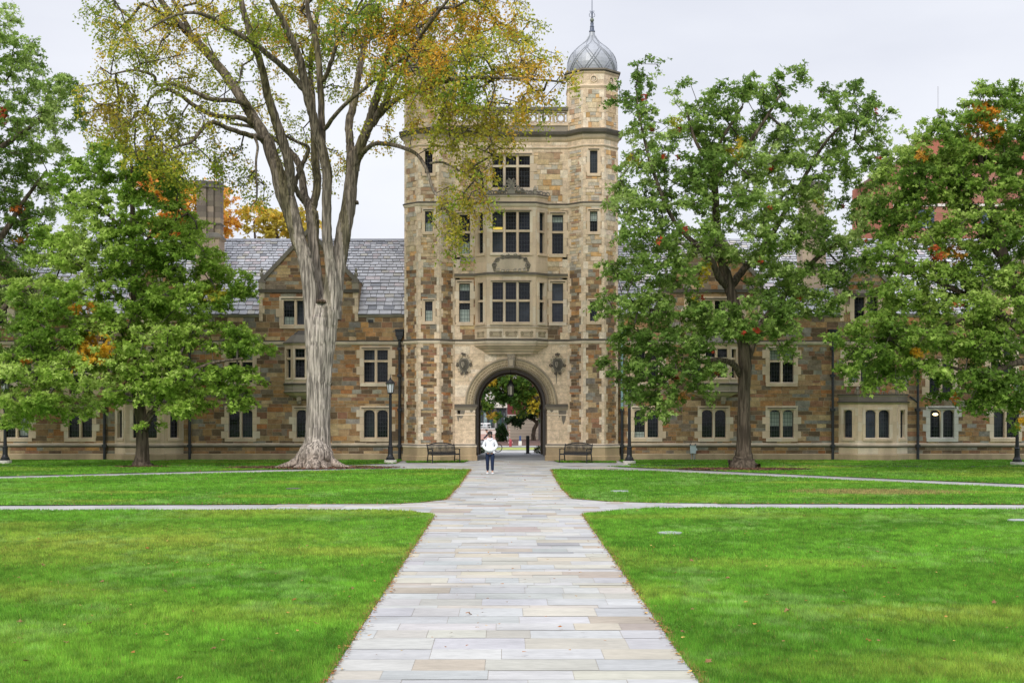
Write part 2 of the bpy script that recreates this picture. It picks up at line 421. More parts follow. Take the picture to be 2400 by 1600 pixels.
ashlar(wall, XL, XR, ZS+2.2, 6.2, [])
# tower body, rear and sides
wall.at((0, 0, 0))
for sx in (-1, 1):
    a, b = sorted((TX+sx*1.9, TX+sx*4.9)); wall.box(a, b, YC+.9, 75.55, 0, 17.0, (.4, .3, .18), skip='f')
wall.box(TX-1.9, TX+1.9, YC+.02, 75.55, 5.0, 17.0, (.4, .3, .18), skip='f')
wall.box(XL, XR, YC+.02, YC+1, 5.2, 17.0, (.4, .3, .18), skip='fd')
wall.build('wall', M_RUB, tower)
# turrets
def turret(cx, right):
    up = MB(); faces = [((cx-AP, YTC+HS), -90), ((cx-AP, YTC-HS), -45), ((cx-HS, YT), 0), ((cx+HS, YT), 45), ((cx+AP, YTC-HS), 90), ((cx+AP, YTC+HS), 135), ((cx+HS, YTC+AP), 180), ((cx-HS, YTC+AP), 225)]
    w = 2*HS
    wins = []
    for (z0, z1, bl) in ((14.7, 15.88, None), (11.71, 12.78, [(0, .55, 1)] if right else [(0, 0, .45)]), (7.12, 8.17, None if right else [(0, 0, .55)])):
        wins.append(window(tower, (cx-HS, YT), 0, [(HS-.195, HS+.195)], z0, z1, sur=.16, quoin=False, blind=bl, deep=.2))
    for k, (o, a) in enumerate(faces):
        up.at((o[0], o[1], 0), rad(a))
        h = wins if k == 2 else []
        if k > 4:
            up.face([(0, 0, 0), (w, 0, 0), (w, 0, 20), (0, 0, 20)], LIM); continue
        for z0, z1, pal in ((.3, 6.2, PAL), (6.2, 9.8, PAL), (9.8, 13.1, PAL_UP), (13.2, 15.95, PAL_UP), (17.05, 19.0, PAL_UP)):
            up.face([(0, .0, z0), (.2, 0, z0), (.2, 0, z1), (0, 0, z1)], MORT); up.face([(w-.2, .0, z0), (w, 0, z0), (w, 0, z1), (w-.2, 0, z1)], MORT)
            masonry(up, .13, w-.13, z0, z1, h, pal, (.13, .26), (.2, .62))
            n = round((z1-z0)/.4); hq = (z1-z0)/n
            for i in range(n):
                e = .13 if (i+k) % 2 else .25
                za, zb = z0+i*hq+.004, z0+(i+1)*hq-.004
                up.box(-.008, e, -.026, 0, za, zb, lim(), skip='b'); up.box(w-e, w+.008, -.026, 0, za, zb, lim(), skip='b')
        for z0, z1 in ((15.95, 17.05), (19.0, 20.0)): ashlar(up, -.003, w+.003, z0, z1, h, h=(.45, .6), w=(.5, .56))
    t = up.build('turret', M_RUB, tower)
    c2 = MB(); oo = [(cx+AP/math.cos(math.pi/8)*math.cos(rad(22.5+45*k)), YTC+AP/math.cos(math.pi/8)*math.sin(rad(22.5+45*k))) for k in range(8, -1, -1)]
    oo = [(p[0], p[1]) for p in oo][::-1]
    c2.sweep(oo, [(0, 19.08, LIM), (.03, 19.12, LIM), (.06, 19.2, LIM), (.03, 19.26, LIM2), (0, 19.28, LIM2)])
    c2.sweep(oo, [(0, 19.8, LIM), (.05, 19.86, LIM), (.08, 19.93, GRIME), (.15, 19.99, (.2, .17, .13)), (.15, 20.07, GRIME), (-.6, 20.12, GRIME)])
    for k, (o, a) in enumerate(faces[1:4]):
        c2.at((o[0], o[1], 0), rad(a)); 
        for q in range(16):
            t0, t1 = 2*math.pi*q/16, 2*math.pi*(q+1)/16
            for ra, rb, ya, yb in ((.13, .17, -.04, -.05), (.17, .2, -.05, -.01)):
                c2.face([(HS+ra*math.cos(t0), ya, 19.55+ra*math.sin(t0)), (HS+rb*math.cos(t0), yb, 19.55+rb*math.sin(t0)), (HS+rb*math.cos(t1), yb, 19.55+rb*math.sin(t1)), (HS+ra*math.cos(t1), ya, 19.55+ra*math.sin(t1))], LIM)
            c2.face([(HS+.13*math.cos(t0), -.04, 19.55+.13*math.sin(t0)), (HS+.13*math.cos(t1), -.04, 19.55+.13*math.sin(t1)), (HS+.1*math.cos(t1), -.008, 19.55+.1*math.sin(t1)), (HS+.1*math.cos(t0), -.008, 19.55+.1*math.sin(t0))], GRIME)
    c2.build('cornice', M_LIM, t)
    dm = MB(); g = (.36, .375, .40)
    prof = [(1.26, 20.1), (1.29, 20.3), (1.29, 20.5), (1.26, 20.7), (1.19, 20.93), (1.08, 21.12), (.93, 21.3), (.75, 21.47), (.56, 21.62), (.38, 21.79), (.25, 21.95), (.17, 22.1), (.135, 22.3)]
    dm.lathe(prof, cx, YTC, 40, g)
    def pr(s):
        s = min(max(s, 0), len(prof)-1.001); i = int(s); f = s-i; return prof[i][0]*(1-f)+prof[i+1][0]*f, prof[i][1]*(1-f)+prof[i+1][1]*f
    for k in range(8):
        for sg in (-1, 1):
            for off in (0, .13):
                pts = []
                for q in range(0, 23):
                    s = q*.5; r, zz = pr(s); ph = rad(22.5+45*k)+off*(1 if sg > 0 else -1)+sg*rad(62)*min(1, s/9)
                    if off and s > 6.5: break
                    pts.append((cx+(r+.012)*math.cos(ph), YTC+(r+.012)*math.sin(ph), zz))
                dm.tube(pts, .021, 4, (.27, .285, .31))
    d = dm.build('dome', M_LEAD, t, smooth=False)
    fn = MB(); b = (.10, .12, .17)
    fn.lathe([(.135, 22.28), (.16, 22.32), (.16, 22.36), (.12, 22.4), (.1, 22.55), (.12, 22.58), (.09, 22.62), (.08, 22.75), (.1, 22.78), (.05, 22.82)], cx, YTC, 12, b)
    fn.lathe([(.03, 22.82), (.09, 22.86), (.11, 22.93), (.09, 23.0), (.03, 23.04)], cx, YTC, 12, (.16, .18, .14))
    fn.lathe([(.05, 23.04), (.035, 23.1), (.05, 23.3), (.02, 23.45), (.018, 24.1), (.003, 24.7)], cx, YTC, 8, b)
    for k in range(4):
        a = k*math.pi/2
        fn.tube([(cx+q*math.cos(a), YTC+q*math.sin(a), z) for q, z in ((.03, 23.08), (.13, 23.12), (.15, 23.2), (.1, 23.3), (.05, 23.36), (.1, 23.42), (.12, 23.38))], .013, 4, b)
    fn.build('finial', M_LEAD, t)
turret(TX-SP, False); turret(TX+SP, True)
# long mouldings
full = oL[:-1]+oR[1:]
withbay = oL[:-1]+bay+oR[1:]
s1 = MB()
D1, D2 = (.2, .175, .14), (.47, .39, .28)
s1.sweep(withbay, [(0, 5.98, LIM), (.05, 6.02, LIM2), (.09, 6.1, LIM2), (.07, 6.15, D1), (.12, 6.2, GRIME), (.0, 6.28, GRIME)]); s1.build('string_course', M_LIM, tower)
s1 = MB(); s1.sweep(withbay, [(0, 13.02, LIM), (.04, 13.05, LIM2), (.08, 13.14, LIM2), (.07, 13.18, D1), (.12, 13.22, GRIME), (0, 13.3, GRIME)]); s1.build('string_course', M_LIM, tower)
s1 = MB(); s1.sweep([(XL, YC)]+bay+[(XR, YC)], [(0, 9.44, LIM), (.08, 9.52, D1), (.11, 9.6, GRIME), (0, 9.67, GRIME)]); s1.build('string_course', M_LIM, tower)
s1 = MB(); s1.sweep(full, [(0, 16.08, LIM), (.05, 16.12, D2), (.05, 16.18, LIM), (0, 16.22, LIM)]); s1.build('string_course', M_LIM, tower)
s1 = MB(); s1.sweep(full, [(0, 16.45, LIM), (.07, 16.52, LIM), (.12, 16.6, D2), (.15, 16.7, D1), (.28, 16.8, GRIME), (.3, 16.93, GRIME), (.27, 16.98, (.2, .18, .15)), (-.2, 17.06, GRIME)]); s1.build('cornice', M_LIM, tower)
gx = RA+.02
for path in (oL[:-1]+[(TX-gx, YC), (TX-gx, YC+.8)], [(TX+gx, YC+.8), (TX+gx, YC)]+oR[1:]):
    pl = MB(); pl.sweep(path, [(.14, 0, (.43, .32, .19)), (.14, .24, (.43, .32, .19)), (.09, .28, (.44, .33, .2)), (.09, .66, (.44, .33, .2)), (.09, .68, LIM2), (.13, .72, LIM2), (.12, .78, D1), (.06, .86, LIM2), (0, .9, LIM2)]); pl.build('plinth', M_LIM, tower)
# balustrade
bl = MB()
bl.box(XL, XR, YC-.05, YC+.25, 17.0, 17.3, (.3, .26, .2)); bl.box(XL, XR, YC-.1, YC+.3, 17.3, 17.44, lim(), 0)
bl.box(XL, XR, YC-.02, YC+.22, 18.0, 18.1, (.4, .34, .26)); bl.box(XL, XR, YC-.1, YC+.3, 18.1, 18.27, (.16, .145, .12))
nb = 8; bw = (XR-XL)/nb
for i in range(nb+1):
    x = XL+bw*i; bl.box(x-.07, x+.07, YC, YC+.2, 17.44, 18.0, (.5, .41, .3))
for i in range(nb):
    x = XL+bw*(i+.5)
    for q in range(2):
        pts = [(x+.2*math.cos(2*math.pi*t/14)*(1), YC+.1, 17.72+.2*math.sin(2*math.pi*t/14)) for t in range(15)]
    bl.tube(pts, .055, 6, (.47, .39, .29))
    for sx, sz in ((-1, -1), (1, -1), (-1, 1), (1, 1)):
        bl.tube([(x+sx*.15, YC+.1, 17.72+sz*.15), (x+sx*.31, YC+.1, 17.72+sz*.28)], .05, 6, (.45, .37, .28))
bl.build('balustrade', M_LIM, tower)
for xx in (PX(1240, YC), 2*TX-PX(1240, YC)):
    p = MB(); p.lathe([(.14, 18.27), (.14, 18.4), (.08, 18.45), (.11, 18.6), (.06, 18.75), (.045, 19.1), (.005, 19.3)], xx, YC+.1, 8, (.45, .42, .32)); p.build('pinnacle', M_LIM, tower)
# oriel bay
by = MB()
BW = [((TX-1.89, YC), -45, math.hypot(.635, .64)), ((TX-1.255, YB), 0, 2.51), ((TX+1.255, YB), 45, math.hypot(.635, .64))]
ory = thing('oriel', '', '') if False else None
hs_all = []
for k, (o, a, w) in enumerate(BW):
    if k == 1: xs = [(q0-o[0], q1-o[0]) for q0, q1 in lit3(YB)]
    else: xs = [(w/2-.2, w/2+.2)]
    h = []
    for n_, (z0, z1, tr) in enumerate(((10.65, 12.77, 11.79), (7.09, 9.16, 8.22))):
        h.append(window(tower, o, rad(a), xs, z0, z1, tr, sur=.14, quoin=False, deep=.2, hood=(k == 1),
                 lab='wide six-light window in the middle of the oriel' if k == 1 else None))
    by.at((o[0], o[1], 0), rad(a)); ashlar(by, 0, w, 6.1, 13.6, h, h=(.4, .5), w=(.6, .95), gap=.003, proud=.004)
by.at((0, 0, 0)); by.face([(bay[0][0], bay[0][1], 13.6), (bay[1][0], bay[1][1], 13.6), (bay[2][0], bay[2][1], 13.6), (bay[3][0], bay[3][1], 13.6)], GRIME)
by.sweep(bay, [(.0, 6.8, LIM), (.05, 6.84, LIM), (.05, 6.88, D1), (0, 6.92, LIM)])
by.sweep(bay, [(0, 13.5, LIM), (.05, 13.56, D2), (.05, 13.62, D1), (-.2, 13.63, D1)])
oriel = by.build('oriel_bay', M_LIM, tower)
cb = MB(); cb.sweep(bay, [(.06, 6.0, LIM), (.04, 5.93, D2), (-.04, 5.86, LIM), (-.12, 5.8, D2), (-.2, 5.74, LIM), (-.28, 5.66, D2), (-.38, 5.58, LIM), (-.42, 5.5, D1), (-.6, 5.48, D1)]); cb.build('corbel', M_LIM, oriel)
cr_ = MB(); yc_ = YB-.02                                    # carved cresting
for i in range(-5, 6):
    x = TX+i*.36; yy = YB+.05+(max(0, abs(x-TX)-1.2))
    z = 13.72; c = (.24, .215, .18)
    scroll(cr_, x-.1, z+.02, .13, yy, .045, 1.2, 1, c); scroll(cr_, x+.1, z+.02, .13, yy, .045, 1.2, -1, c, ph=math.pi)
for sx in (-1, 1):
    for (dx, dz, r) in ((.2, .35, .2), (.42, .2, .17), (.16, .6, .13), (.6, .12, .12)): scroll(cr_, TX+sx*dx, 13.72+dz, r, YB, .055, 1.25, sx, (.2, .18, .15), ph=math.pi/2)
    cr_.lathe([(.1, 13.6), (.07, 13.85), (.1, 13.9), (.02, 14.12)], TX+sx*1.22, YB+.06, 8, (.33, .29, .23))
cr_.prism([(TX-.2, 13.65), (TX+.2, 13.65), (TX+.16, 14.2), (TX, 14.4), (TX-.16, 14.2)], YB-.02, YB+.06, (.28, .25, .2))
cr_.sweep([(p[0], p[1]+.02) for p in bay], [(.06, 13.6, GRIME), (.06, 13.68, GRIME), (-.06, 13.68, GRIME), (-.06, 13.6, GRIME)])
cr_.build('cresting', M_LIM, oriel)
ca = MB(); zc0 = 10.02                                      # cartouche
ca.prism([(TX-.9, 9.72), (TX+.9, 9.72), (TX+1.0, 10.05), (TX+.78, 10.4), (TX+.3, 10.5), (TX, 10.62), (TX-.3, 10.5), (TX-.78, 10.4), (TX-1.0, 10.05)], YB-.03, YB, (.2, .17, .13))
ca.prism([(TX-.78, 9.78), (TX+.78, 9.78), (TX+.8, 10.1), (TX+.62, 10.35), (TX-.62, 10.35), (TX-.8, 10.1)], YB-.05, YB, (.5, .41, .3))
for sx in (-1, 1):
    for (dx, dz, r, c) in ((.85, .0, .13, .22), (.72, .28, .12, .2), (.45, .4, .13, .2), (.2, .48, .11, .22), (.7, -.22, .1, .35), (.45, -.26, .1, .35), (.2, -.26, .09, .35)):
        scroll(ca, TX+sx*dx, zc0+dz, r, YB-.06, .035, 1.2, sx, (c, c*.88, c*.72), ph=R.uniform(0, 3))
ca.tube([(TX-.8, YB-.05, 9.75), (TX, YB-.05, 9.73), (TX+.8, YB-.05, 9.75)], .03, 5, LIM); ca.build('cartouche', M_LIM, oriel)
for k, (o, a, w) in enumerate(BW):
    for x, hw in (((w/2, .26),) if k != 1 else ((w/2-.8, .32), (w/2, .3), (w/2+.8, .32))):
        fp = MB().at((o[0], o[1], 0), rad(a)); fp.prism([(x-hw, 6.36), (x+hw, 6.36), (x+hw, 6.65), (x-hw, 6.65)], -.01, 0, (.46, .37, .25))
        for sx in (-1, 1):
            scroll(fp, x+sx*hw*.75, 6.57, .09, -.012, .022, 1.3, sx, (.26, .21, .14)); scroll(fp, x+sx*hw*.75, 6.43, .07, -.012, .02, 1.3, -sx, (.38, .3, .2))
        fp.tube([(x-hw*.6, -.012, 6.63), (x, -.012, 6.6), (x+hw*.6, -.012, 6.63)], .018, 4, (.4, .32, .22)); fp.tube([(x-hw*.6, -.012, 6.38), (x, -.012, 6.41), (x+hw*.6, -.012, 6.38)], .018, 4, (.4, .32, .22))
        fp.build('carved_panel', M_LIM, oriel)
# archway
ar = MB(); N = 56
prof = [(RA, .4, D2), (RA, -.0, (.3, .25, .19)), (1.93, -.05, (.3, .25, .18)), (1.97, -.02, (.45, .36, .24)), (2.27, -.05, (.5, .41, .27)), (2.3, -.1, (.26, .22, .16)), (2.36, -.11, D2), (2.39, -.06, (.3, .25, .18)), (2.41, .02, LIM)]
def parc(r, t, y): return (TX+r*math.cos(t), YC+y, ZS+r*math.sin(t))
for i in range(N):
    t0, t1 = math.pi*i/N, math.pi*(i+1)/N
    for (r0, y0, c0), (r1, y1, c1) in zip(prof, prof[1:]):
        ar.face([parc(r0, t0, y0), parc(r1, t0, y1), parc(r1, t1, y1), parc(r0, t1, y0)], jit(c0, .06))
for i in range(38):                                        # leaf carving round the arch
    t = math.pi*(i+.5)/38
    for r, s in ((2.05, .045), (2.18, .06)):
        for sg in (-1, 1):
            tt = t+sg*.017; p = parc(r, tt, -.055); c = (.34, .27, .17)
            q = [parc(r-s, tt-.01, -.03), parc(r, tt+.02, -.04), parc(r+s, tt+.005, -.045), parc(r, tt-.02, -.04)]
            for a_, b_ in zip(q, q[1:]+q[:1]): ar.face([b_, a_, (p[0], p[1]-.03, p[2])], jit(c, .2))
for i in range(64):
    t = math.pi*(i+.5)/64; a_, b_ = parc(1.955, t-.011, -.07), parc(1.99, t+.011, -.02)
    ar.face([parc(1.94, t-.012, -.075), parc(2.0, t-.012, -.055), parc(2.0, t+.012, -.055), parc(1.94, t+.012, -.075)], (.2, .16, .11))
arch = ar.build('archivolt', M_LIM, tower)
ks = MB(); ks.at((0, YC, 0)); ks.prism([(TX-.14, ZS+1.9), (TX+.14, ZS+1.9), (TX+.21, ZS+2.62), (TX-.21, ZS+2.62)], -.2, .05, (.27, .23, .18))
ks.prism([(TX-.08, ZS+1.98), (TX+.08, ZS+1.98), (TX+.12, ZS+2.3), (TX-.12, ZS+2.3)], -.25, -.2, (.4, .33, .24))
for sx in (-1, 1): scroll(ks, TX+sx*.1, ZS+2.45, .07, -.2, .025, 1.1, sx, (.4, .33, .24))
ks.build('keystone', M_LIM, arch)
for sx in (-1, 1):
    im = MB(); pth = [(XL+.0, YC), (TX-RA, YC), (TX-RA, YC+.5)] if sx < 0 else [(TX+RA, YC+.5), (TX+RA, YC), (XR, YC)]
    im.sweep(pth, [(0, 2.3, LIM), (.03, 2.33, LIM2), (.03, 2.38, LIM), (.0, 2.4, LIM), (.0, 2.6, (.4, .33, .23)), (.05, 2.66, (.3, .26, .2)), (.1, 2.76, (.24, .2, .16)), (.14, 2.8, (.12, .105, .085)), (.14, 2.89, GRIME), (0, 2.925, GRIME)])
    im.build('impost', M_LIM, arch)
for (x, z, w_, h_) in ((XR-.22, 2.6, .3, .75), (XR-.42, 2.6, .16, .4), (XL+.35, 2.6, .4, .45), (XL+.2, 2.6, .2, .6), (TX-2.05, 2.62, .2, .12), (TX+2.1, 2.62, .2, .12), (PX(1304, YC), 4.5, .07, .6), (PX(1090, YC), 4.5, .05, .25)):
    st_ = MB().at((0, YC, 0)); st_.face([(x-w_/2, -.0135, z), (x-w_*.3, -.0135, z-h_*.7), (x-w_*.05, -.0135, z-h_), (x+w_*.18, -.0135, z-h_*.8), (x+w_*.38, -.0135, z-h_*.5), (x+w_/2, -.0135, z)], (.2, .175, .14)); st_.build('rain_stain', M_LIM, tower)
pa = MB()
def arcp(r, t, y): return (TX+r*math.cos(t), y, ZS+r*math.sin(t))
ys = [YC+.4, YC+.9, YC+2.2, YC+4.5, YC+7, 75.55]
for ya, yb in zip(ys, ys[1:]):
    r = RA
    for i in range(28):
        t0, t1 = math.pi*i/28, math.pi*(i+1)/28; pa.face([arcp(r, t0, ya), arcp(r, t1, ya), arcp(r, t1, yb), arcp(r, t0, yb)], (.34, .26, .17))
    for sx in (-1, 1):
        x = TX+sx*RA; z = 0
        while z < ZS-.05:
            z2 = min(ZS, z+.42); pa.face([(x, ya, z+.004), (x, yb, z+.004), (x, yb, z2-.004), (x, ya, z2-.004)][::sx], jit((.36, .28, .18), .1)); z = z2
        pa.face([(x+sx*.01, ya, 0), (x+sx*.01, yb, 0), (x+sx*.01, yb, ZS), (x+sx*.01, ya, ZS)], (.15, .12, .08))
for y0, y1, r in ((75.0, 75.6, RA-.12), (YC+.5, YC+.9, RA-.06)):    # ribs
    for i in range(28):
        t0, t1 = math.pi*i/28, math.pi*(i+1)/28
        pa.face([arcp(r, t0, y0), arcp(r, t1, y0), arcp(r, t1, y1), arcp(r, t0, y1)], (.36, .28, .18)); pa.face([arcp(RA+.01, t0, y0), arcp(RA+.01, t1, y0), arcp(r, t1, y0), arcp(r, t0, y0)], (.42, .33, .22))
    for sx in (-1, 1):
        a_, b_ = sorted((TX+sx*(r), TX+sx*(RA+.005))); pa.box(a_, b_, y0, y1, 0, ZS, (.4, .31, .2))
        a_, b_ = sorted((TX+sx*(r-.08), TX+sx*(RA+.003))); pa.box(a_, b_, y0-.06, y1+.06, 2.62, 2.86, (.28, .22, .16))
pa.build('passage', M_PASS, tower)
# shields
for sx in (-1, 1):
    cx = PX(1087.5 if sx < 0 else 1307, YC); cz = PZ(853, YC); sh = MB().at((cx, YC, cz)); dk = (.1, .088, .07)
    out = [(0, -.44), (.14, -.36), (.24, -.2), (.27, .02), (.24, .22), (.12, .3), (-.12, .3), (-.24, .22), (-.27, .02), (-.24, -.2), (-.14, -.36)]
    sh.prism([(x*1.35, z*1.15) for x, z in out], -.04, 0, (.46, .39, .28)); sh.prism([(x*1.0, z*.95) for x, z in out], -.1, -.04, (.17, .15, .12)); sh.prism([(x*.72, z*.72) for x, z in out], -.15, -.1, dk); sh.prism([(x*.3-.06, z*.42) for x, z in out], -.17, -.15, (.3, .26, .2))  # lighter piece on the dark centre: a highlight put into the colour
    for s2 in (-1, 1):
        for (x, z, r) in ((.33, .18, .1), (.36, -.05, .09), (.27, -.3, .1), (.13, -.47, .08), (.2, .4, .11), (.07, .5, .08)): scroll(sh, s2*x, z, r, -.07, .035, 1.2, s2, (.13, .11, .09) if r < .095 else (.56, .47, .34), ph=R.uniform(0, 3))
    for f in ((-.05, .12), (.05, .12)): sh.tube([(f[0], -.16, .2), (f[0], -.17, 0), (0, -.16, -.22)], .02, 4, dk)
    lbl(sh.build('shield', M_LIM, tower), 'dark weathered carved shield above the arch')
fl = MB(); fl.box(PX(1304, YC)+.02, PX(1304, YC)+.06, YC-.012, YC-.008, 4.4, 4.72, GRIME)

# ================================================================ wings
YW = 66.8; KW = YW/F; ZE = 7.6; TAN = .907; ZR = 12.13; WEND = 40.0
CT, ST = math.cos(math.atan(TAN)), math.sin(math.atan(TAN))
def wing(sd):
    nm = 'left' if sd < 0 else 'right'
    w = thing('stone_wing', ('long two-storey stone range with slate roof left of the gate tower' if sd < 0 else 'long two-storey stone range with slate roof right of the gate tower'),
              'building', (TX+sd*15, YW, 0), group='stone ranges either side of the gate tower')
    X = lambda px: TX+sd*px*KW
    def iv(a, b): return tuple(sorted((X(a), X(b))))
    O = (0, YW)
    def pair(c, z0, z1, trans=None, arch=False, n=2, **k):
        lw, ml = 25, 6; tot = n*lw+(n-1)*ml; s = c-tot/2; xs = [iv(s+i*(lw+ml), s+i*(lw+ml)+lw) for i in range(n)]
        xs.sort(); return window(w, O, 0, xs, z0, z1, trans, arch, sur=.22, **k)
    H = []
    # ground floor arched pairs
    for i, c in enumerate((317, 475, 634, 1010, 1159, 1290, 1430, 1570, 1700)):
        k = {}
        if sd > 0 and c == 634: k = dict(blind=[(0, .42, .93), (1, .42, .93)])
        if sd > 0 and c == 1010: k = dict(pale=True, lab='arched window with a freshly cleaned pale surround')
        if sd > 0 and c == 317: k = dict(blind=[(0, .03, .22)])
        if sd < 0 and c == 1159: k = dict(blind=[(1, .1, .8)])
        H.append(pair(c, 1.14, 2.62, arch=True, **k))
    for i, c in enumerate((317, 634, 817, 1152, 1290, 1430, 1570, 1700)):
        k = {}
        if sd > 0 and c == 634: k = dict(blind=[(0, .68, .98), (1, .68, .98)])
        if sd > 0 and c == 817: k = dict(blind=[(0, .0, .3)])
        if sd < 0 and c == 634: k = dict(blind=[(1, .7, .95)])
        H.append(pair(c, 4.02, 5.74, 5.16, **k))
    H.append(pair(1008, 3.4, 5.07, 4.5))
    dorm = [(474.5, 116, 12.0, 9.35, 4, 8.32, 7.03), (832, 61, 10.5, 9.15, 2, 8.5, 7.33), (1240, 116, 12.0, 9.35, 4, 8.32, 7.03)]
    HD = []
    for c, hw, za, zk, n, z1, z0 in dorm: HD.append(pair(c, z0, z1, n=n, blind=[(0, .0, .35)] if (sd < 0 and n == 4) else None))
    x0, x1 = sorted((TX+sd*5.2, TX+sd*WEND))
    bayc, bayh = 848, 81
    bh = [iv(bayc-bayh+2, bayc+bayh-2)+(0.0, 3.1)]; oh = [iv(477-52, 477+52)+(3.45, 6.1)]
    wl = MB().at((0, YW, 0))
    masonry(wl, x0, x1, .82, 6.1, H+bh+oh, PAL)
    masonry(wl, x0, x1, .3, .68, bh, PAL, (.15, .2), (.3, .9))
    segs = []
    masonry(wl, x0, x1, 6.15, ZE, HD, PAL)
    wl.at((0, 0, 0)); wl.box(x0, x1, YW+.02, YW+.5, 0, .3, (.4, .3, .18)); 
    yr = YW+10
    wl.face([(x1, yr, 0), (x0, yr, 0), (x0, yr, ZE), (x1, yr, ZE)], (.35, .26, .16))
    for xe in (x0, x1):
        wl.face([(xe, YW, 0), (xe, yr, 0), (xe, yr, ZE), (xe, YW+5, ZR), (xe, YW, ZE)], (.35, .26, .16))
    wl.face([(x0, YW+.6, 0), (x1, YW+.6, 0), (x1, YW+.6, ZE), (x0, YW+.6, ZE)], (.02, .02, .02))
    wl.build('wall', M_RUB, w)
    # plinth, string, eaves: split round the bay
    lm = MB(); bx = iv(bayc-bayh, bayc+bayh); c0, c1 = bx; cf = .8
    bpath = [(c0, YW), (c0+cf, YW-cf), (c1-cf, YW-cf), (c1, YW)]
    path = [(x0, YW)]+bpath+[(x1, YW)]
    lm.sweep(path, [(.1, 0, (.42, .32, .2)), (.1, .3, (.45, .35, .22)), (.05, .34, D1), (.0, .35, D1)])
    lm.sweep(path, [(.0, .66, D1), (.05, .7, D1), (.1, .74, (.3, .26, .2)), (.09, .8, D2), (.04, .86, LIM2), (.0, .9, LIM2)]); lm.build('plinth', M_LIM, w)
    st = MB(); oc0, oc1 = iv(477-54, 477+54)
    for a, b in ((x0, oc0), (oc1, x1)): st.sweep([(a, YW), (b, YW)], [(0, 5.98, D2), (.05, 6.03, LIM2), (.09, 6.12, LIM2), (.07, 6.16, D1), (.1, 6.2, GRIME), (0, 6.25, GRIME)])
    st.build('string_course', M_LIM, w)
    # roof
    rf = MB(); S_ = (ZR-ZE)/ST
    slates(rf, (x0, YW-.12, ZE-.02), (1, 0, 0), (0, CT, ST), x1-x0, S_, skip=[tuple(v-x0 for v in iv(c-hw, c+hw)) for c, hw, *_ in dorm])
    rf.face([(x1, YW+10.1, ZE), (x0, YW+10.1, ZE), (x0, YW+4.87, ZR), (x1, YW+4.87, ZR)], (.3, .3, .33))
    rf.sweep([(x0, YW+4.85), (x1, YW+4.85)], [(.1, ZR-.06, (.33, .34, .38)), (.02, ZR+.05, (.36, .37, .4)), (-.12, ZR-.04, (.33, .34, .38))])
    roof = rf.build('roof', M_SLATE, w)
    ev = MB()
    es = subtract(x0, x1, [iv(c-hw, c+hw) for c, hw, *_ in dorm])
    for a, b in es: ev.sweep([(a, YW), (b, YW)], [(0, ZE-.18, D1), (.06, ZE-.14, (.35, .3, .23)), (.1, ZE-.06, (.28, .25, .2)), (.13, ZE-.05, (.2, .19, .17)), (.13, ZE+.02, (.24, .23, .21)), (0, ZE+.03, D1)])
    ev.build('gutter', M_LIM, w)
    # wall dormers
    for (c, hw, za, zk, n, z1, z0), hh in zip(dorm, HD):
        a, b = iv(c-hw, c+hw); cx = (a+b)/2; hwm = (b-a)/2
        g = MB().at((0, YW, 0)); masonry(g, a, b, ZE, zk-.45, [hh], PAL, (.18, .3), (.3, .8))
        sl = (za-zk)/(hwm-.15)
        masonry(g, a+.1, b-.1, zk-.45, zk-.02, [], PAL, (.18, .26), (.3, .8))
        masonry(g, a, b, zk-.02, za-.1, [], PAL, (.18, .26), (.25, .7), clip=lambda z: (cx-max(0, (za-z)/sl), cx+max(0, (za-z)/sl)))
        g.at((0, 0, 0))
        yb = YW+(zk-ZE)/TAN
        for s2, xe in ((-1, a), (1, b)):
            g.face([(xe, YW, ZE-.1), (xe, yb+.3, zk), (xe, YW, zk)][::s2], (.3, .23, .15))
            for i in range(4):
                e = .28 if i % 2 else .18; zq = ZE-.35+.0+i*.4
                xa, xb = (a-.005, a+e) if s2 < 0 else (b-e, b+.005)
                g.box(xa, xb, YW-.03, YW+.1, zq, zq+.39, lim())
        d = g.build('gable', M_RUB, w)
        cp = MB().at((0, YW, 0))
        cp.box(a-.04, b+.04, -.1, .2, zk-.62, zk-.45, GRIME)
        for s2 in (-1, 1):
            xe = cx+s2*(hwm+.02); xk = cx+s2*(hwm-.32); p = sorted((xe, xk))
            cp.box(p[0], p[1], -.07, .3, zk-.44, zk-.1, (.36, .31, .24)); cp.box(p[0]-.03, p[1]+.03, -.1, .33, zk-.1, zk+.0, (.22, .19, .16))
            q = [(xe, zk), (cx+s2*(hwm-.24), zk), (cx, za-.15), (cx, za+.12)]
            if s2 < 0: pass
            cp.prism(q if s2 > 0 else q[::-1], -.1, .3, (.2, .18, .15))
        cp.build('coping', M_LIM, d)
        for xf in (a+.12, b-.12, cx):
            f = MB(); z = zk if xf != cx else za
            f.lathe([(.11, z-.02), (.11, z+.12), (.06, z+.16), (.1, z+.28), (.11, z+.36), (.05, z+.46), (.08, z+.54), (.07, z+.62), (.01, z+.68)], xf, YW+.05, 8, (.27, .25, .2)); f.build('finial', M_LIM, d)
        dr = MB(); ybk = YW+(za-ZE)/TAN; yk = YW+(zk-ZE)/TAN
        Ls = math.hypot(hwm, za-zk)
        for s2 in (-1, 1):
            P = (cx+s2*hwm, YW+.25, zk-.02); us = (-s2*hwm/Ls, 0, (za-zk)/Ls); Lx = ybk-YW
            slates(dr, P, (0, 1, 0), us, Lx, Ls, clip=lambda s, s1, yk=yk, Ls=Ls, Lx=Lx: (0, (yk-YW)+(Lx-(yk-YW))*s/Ls))
        dr.build('dormer_roof', M_SLATE, d)
    # chimney
    a, b = iv(727-28.5, 727+28.5); ch = MB(); yf = YW+1.5; cc = lambda: jit((.44, .34, .25), .12)
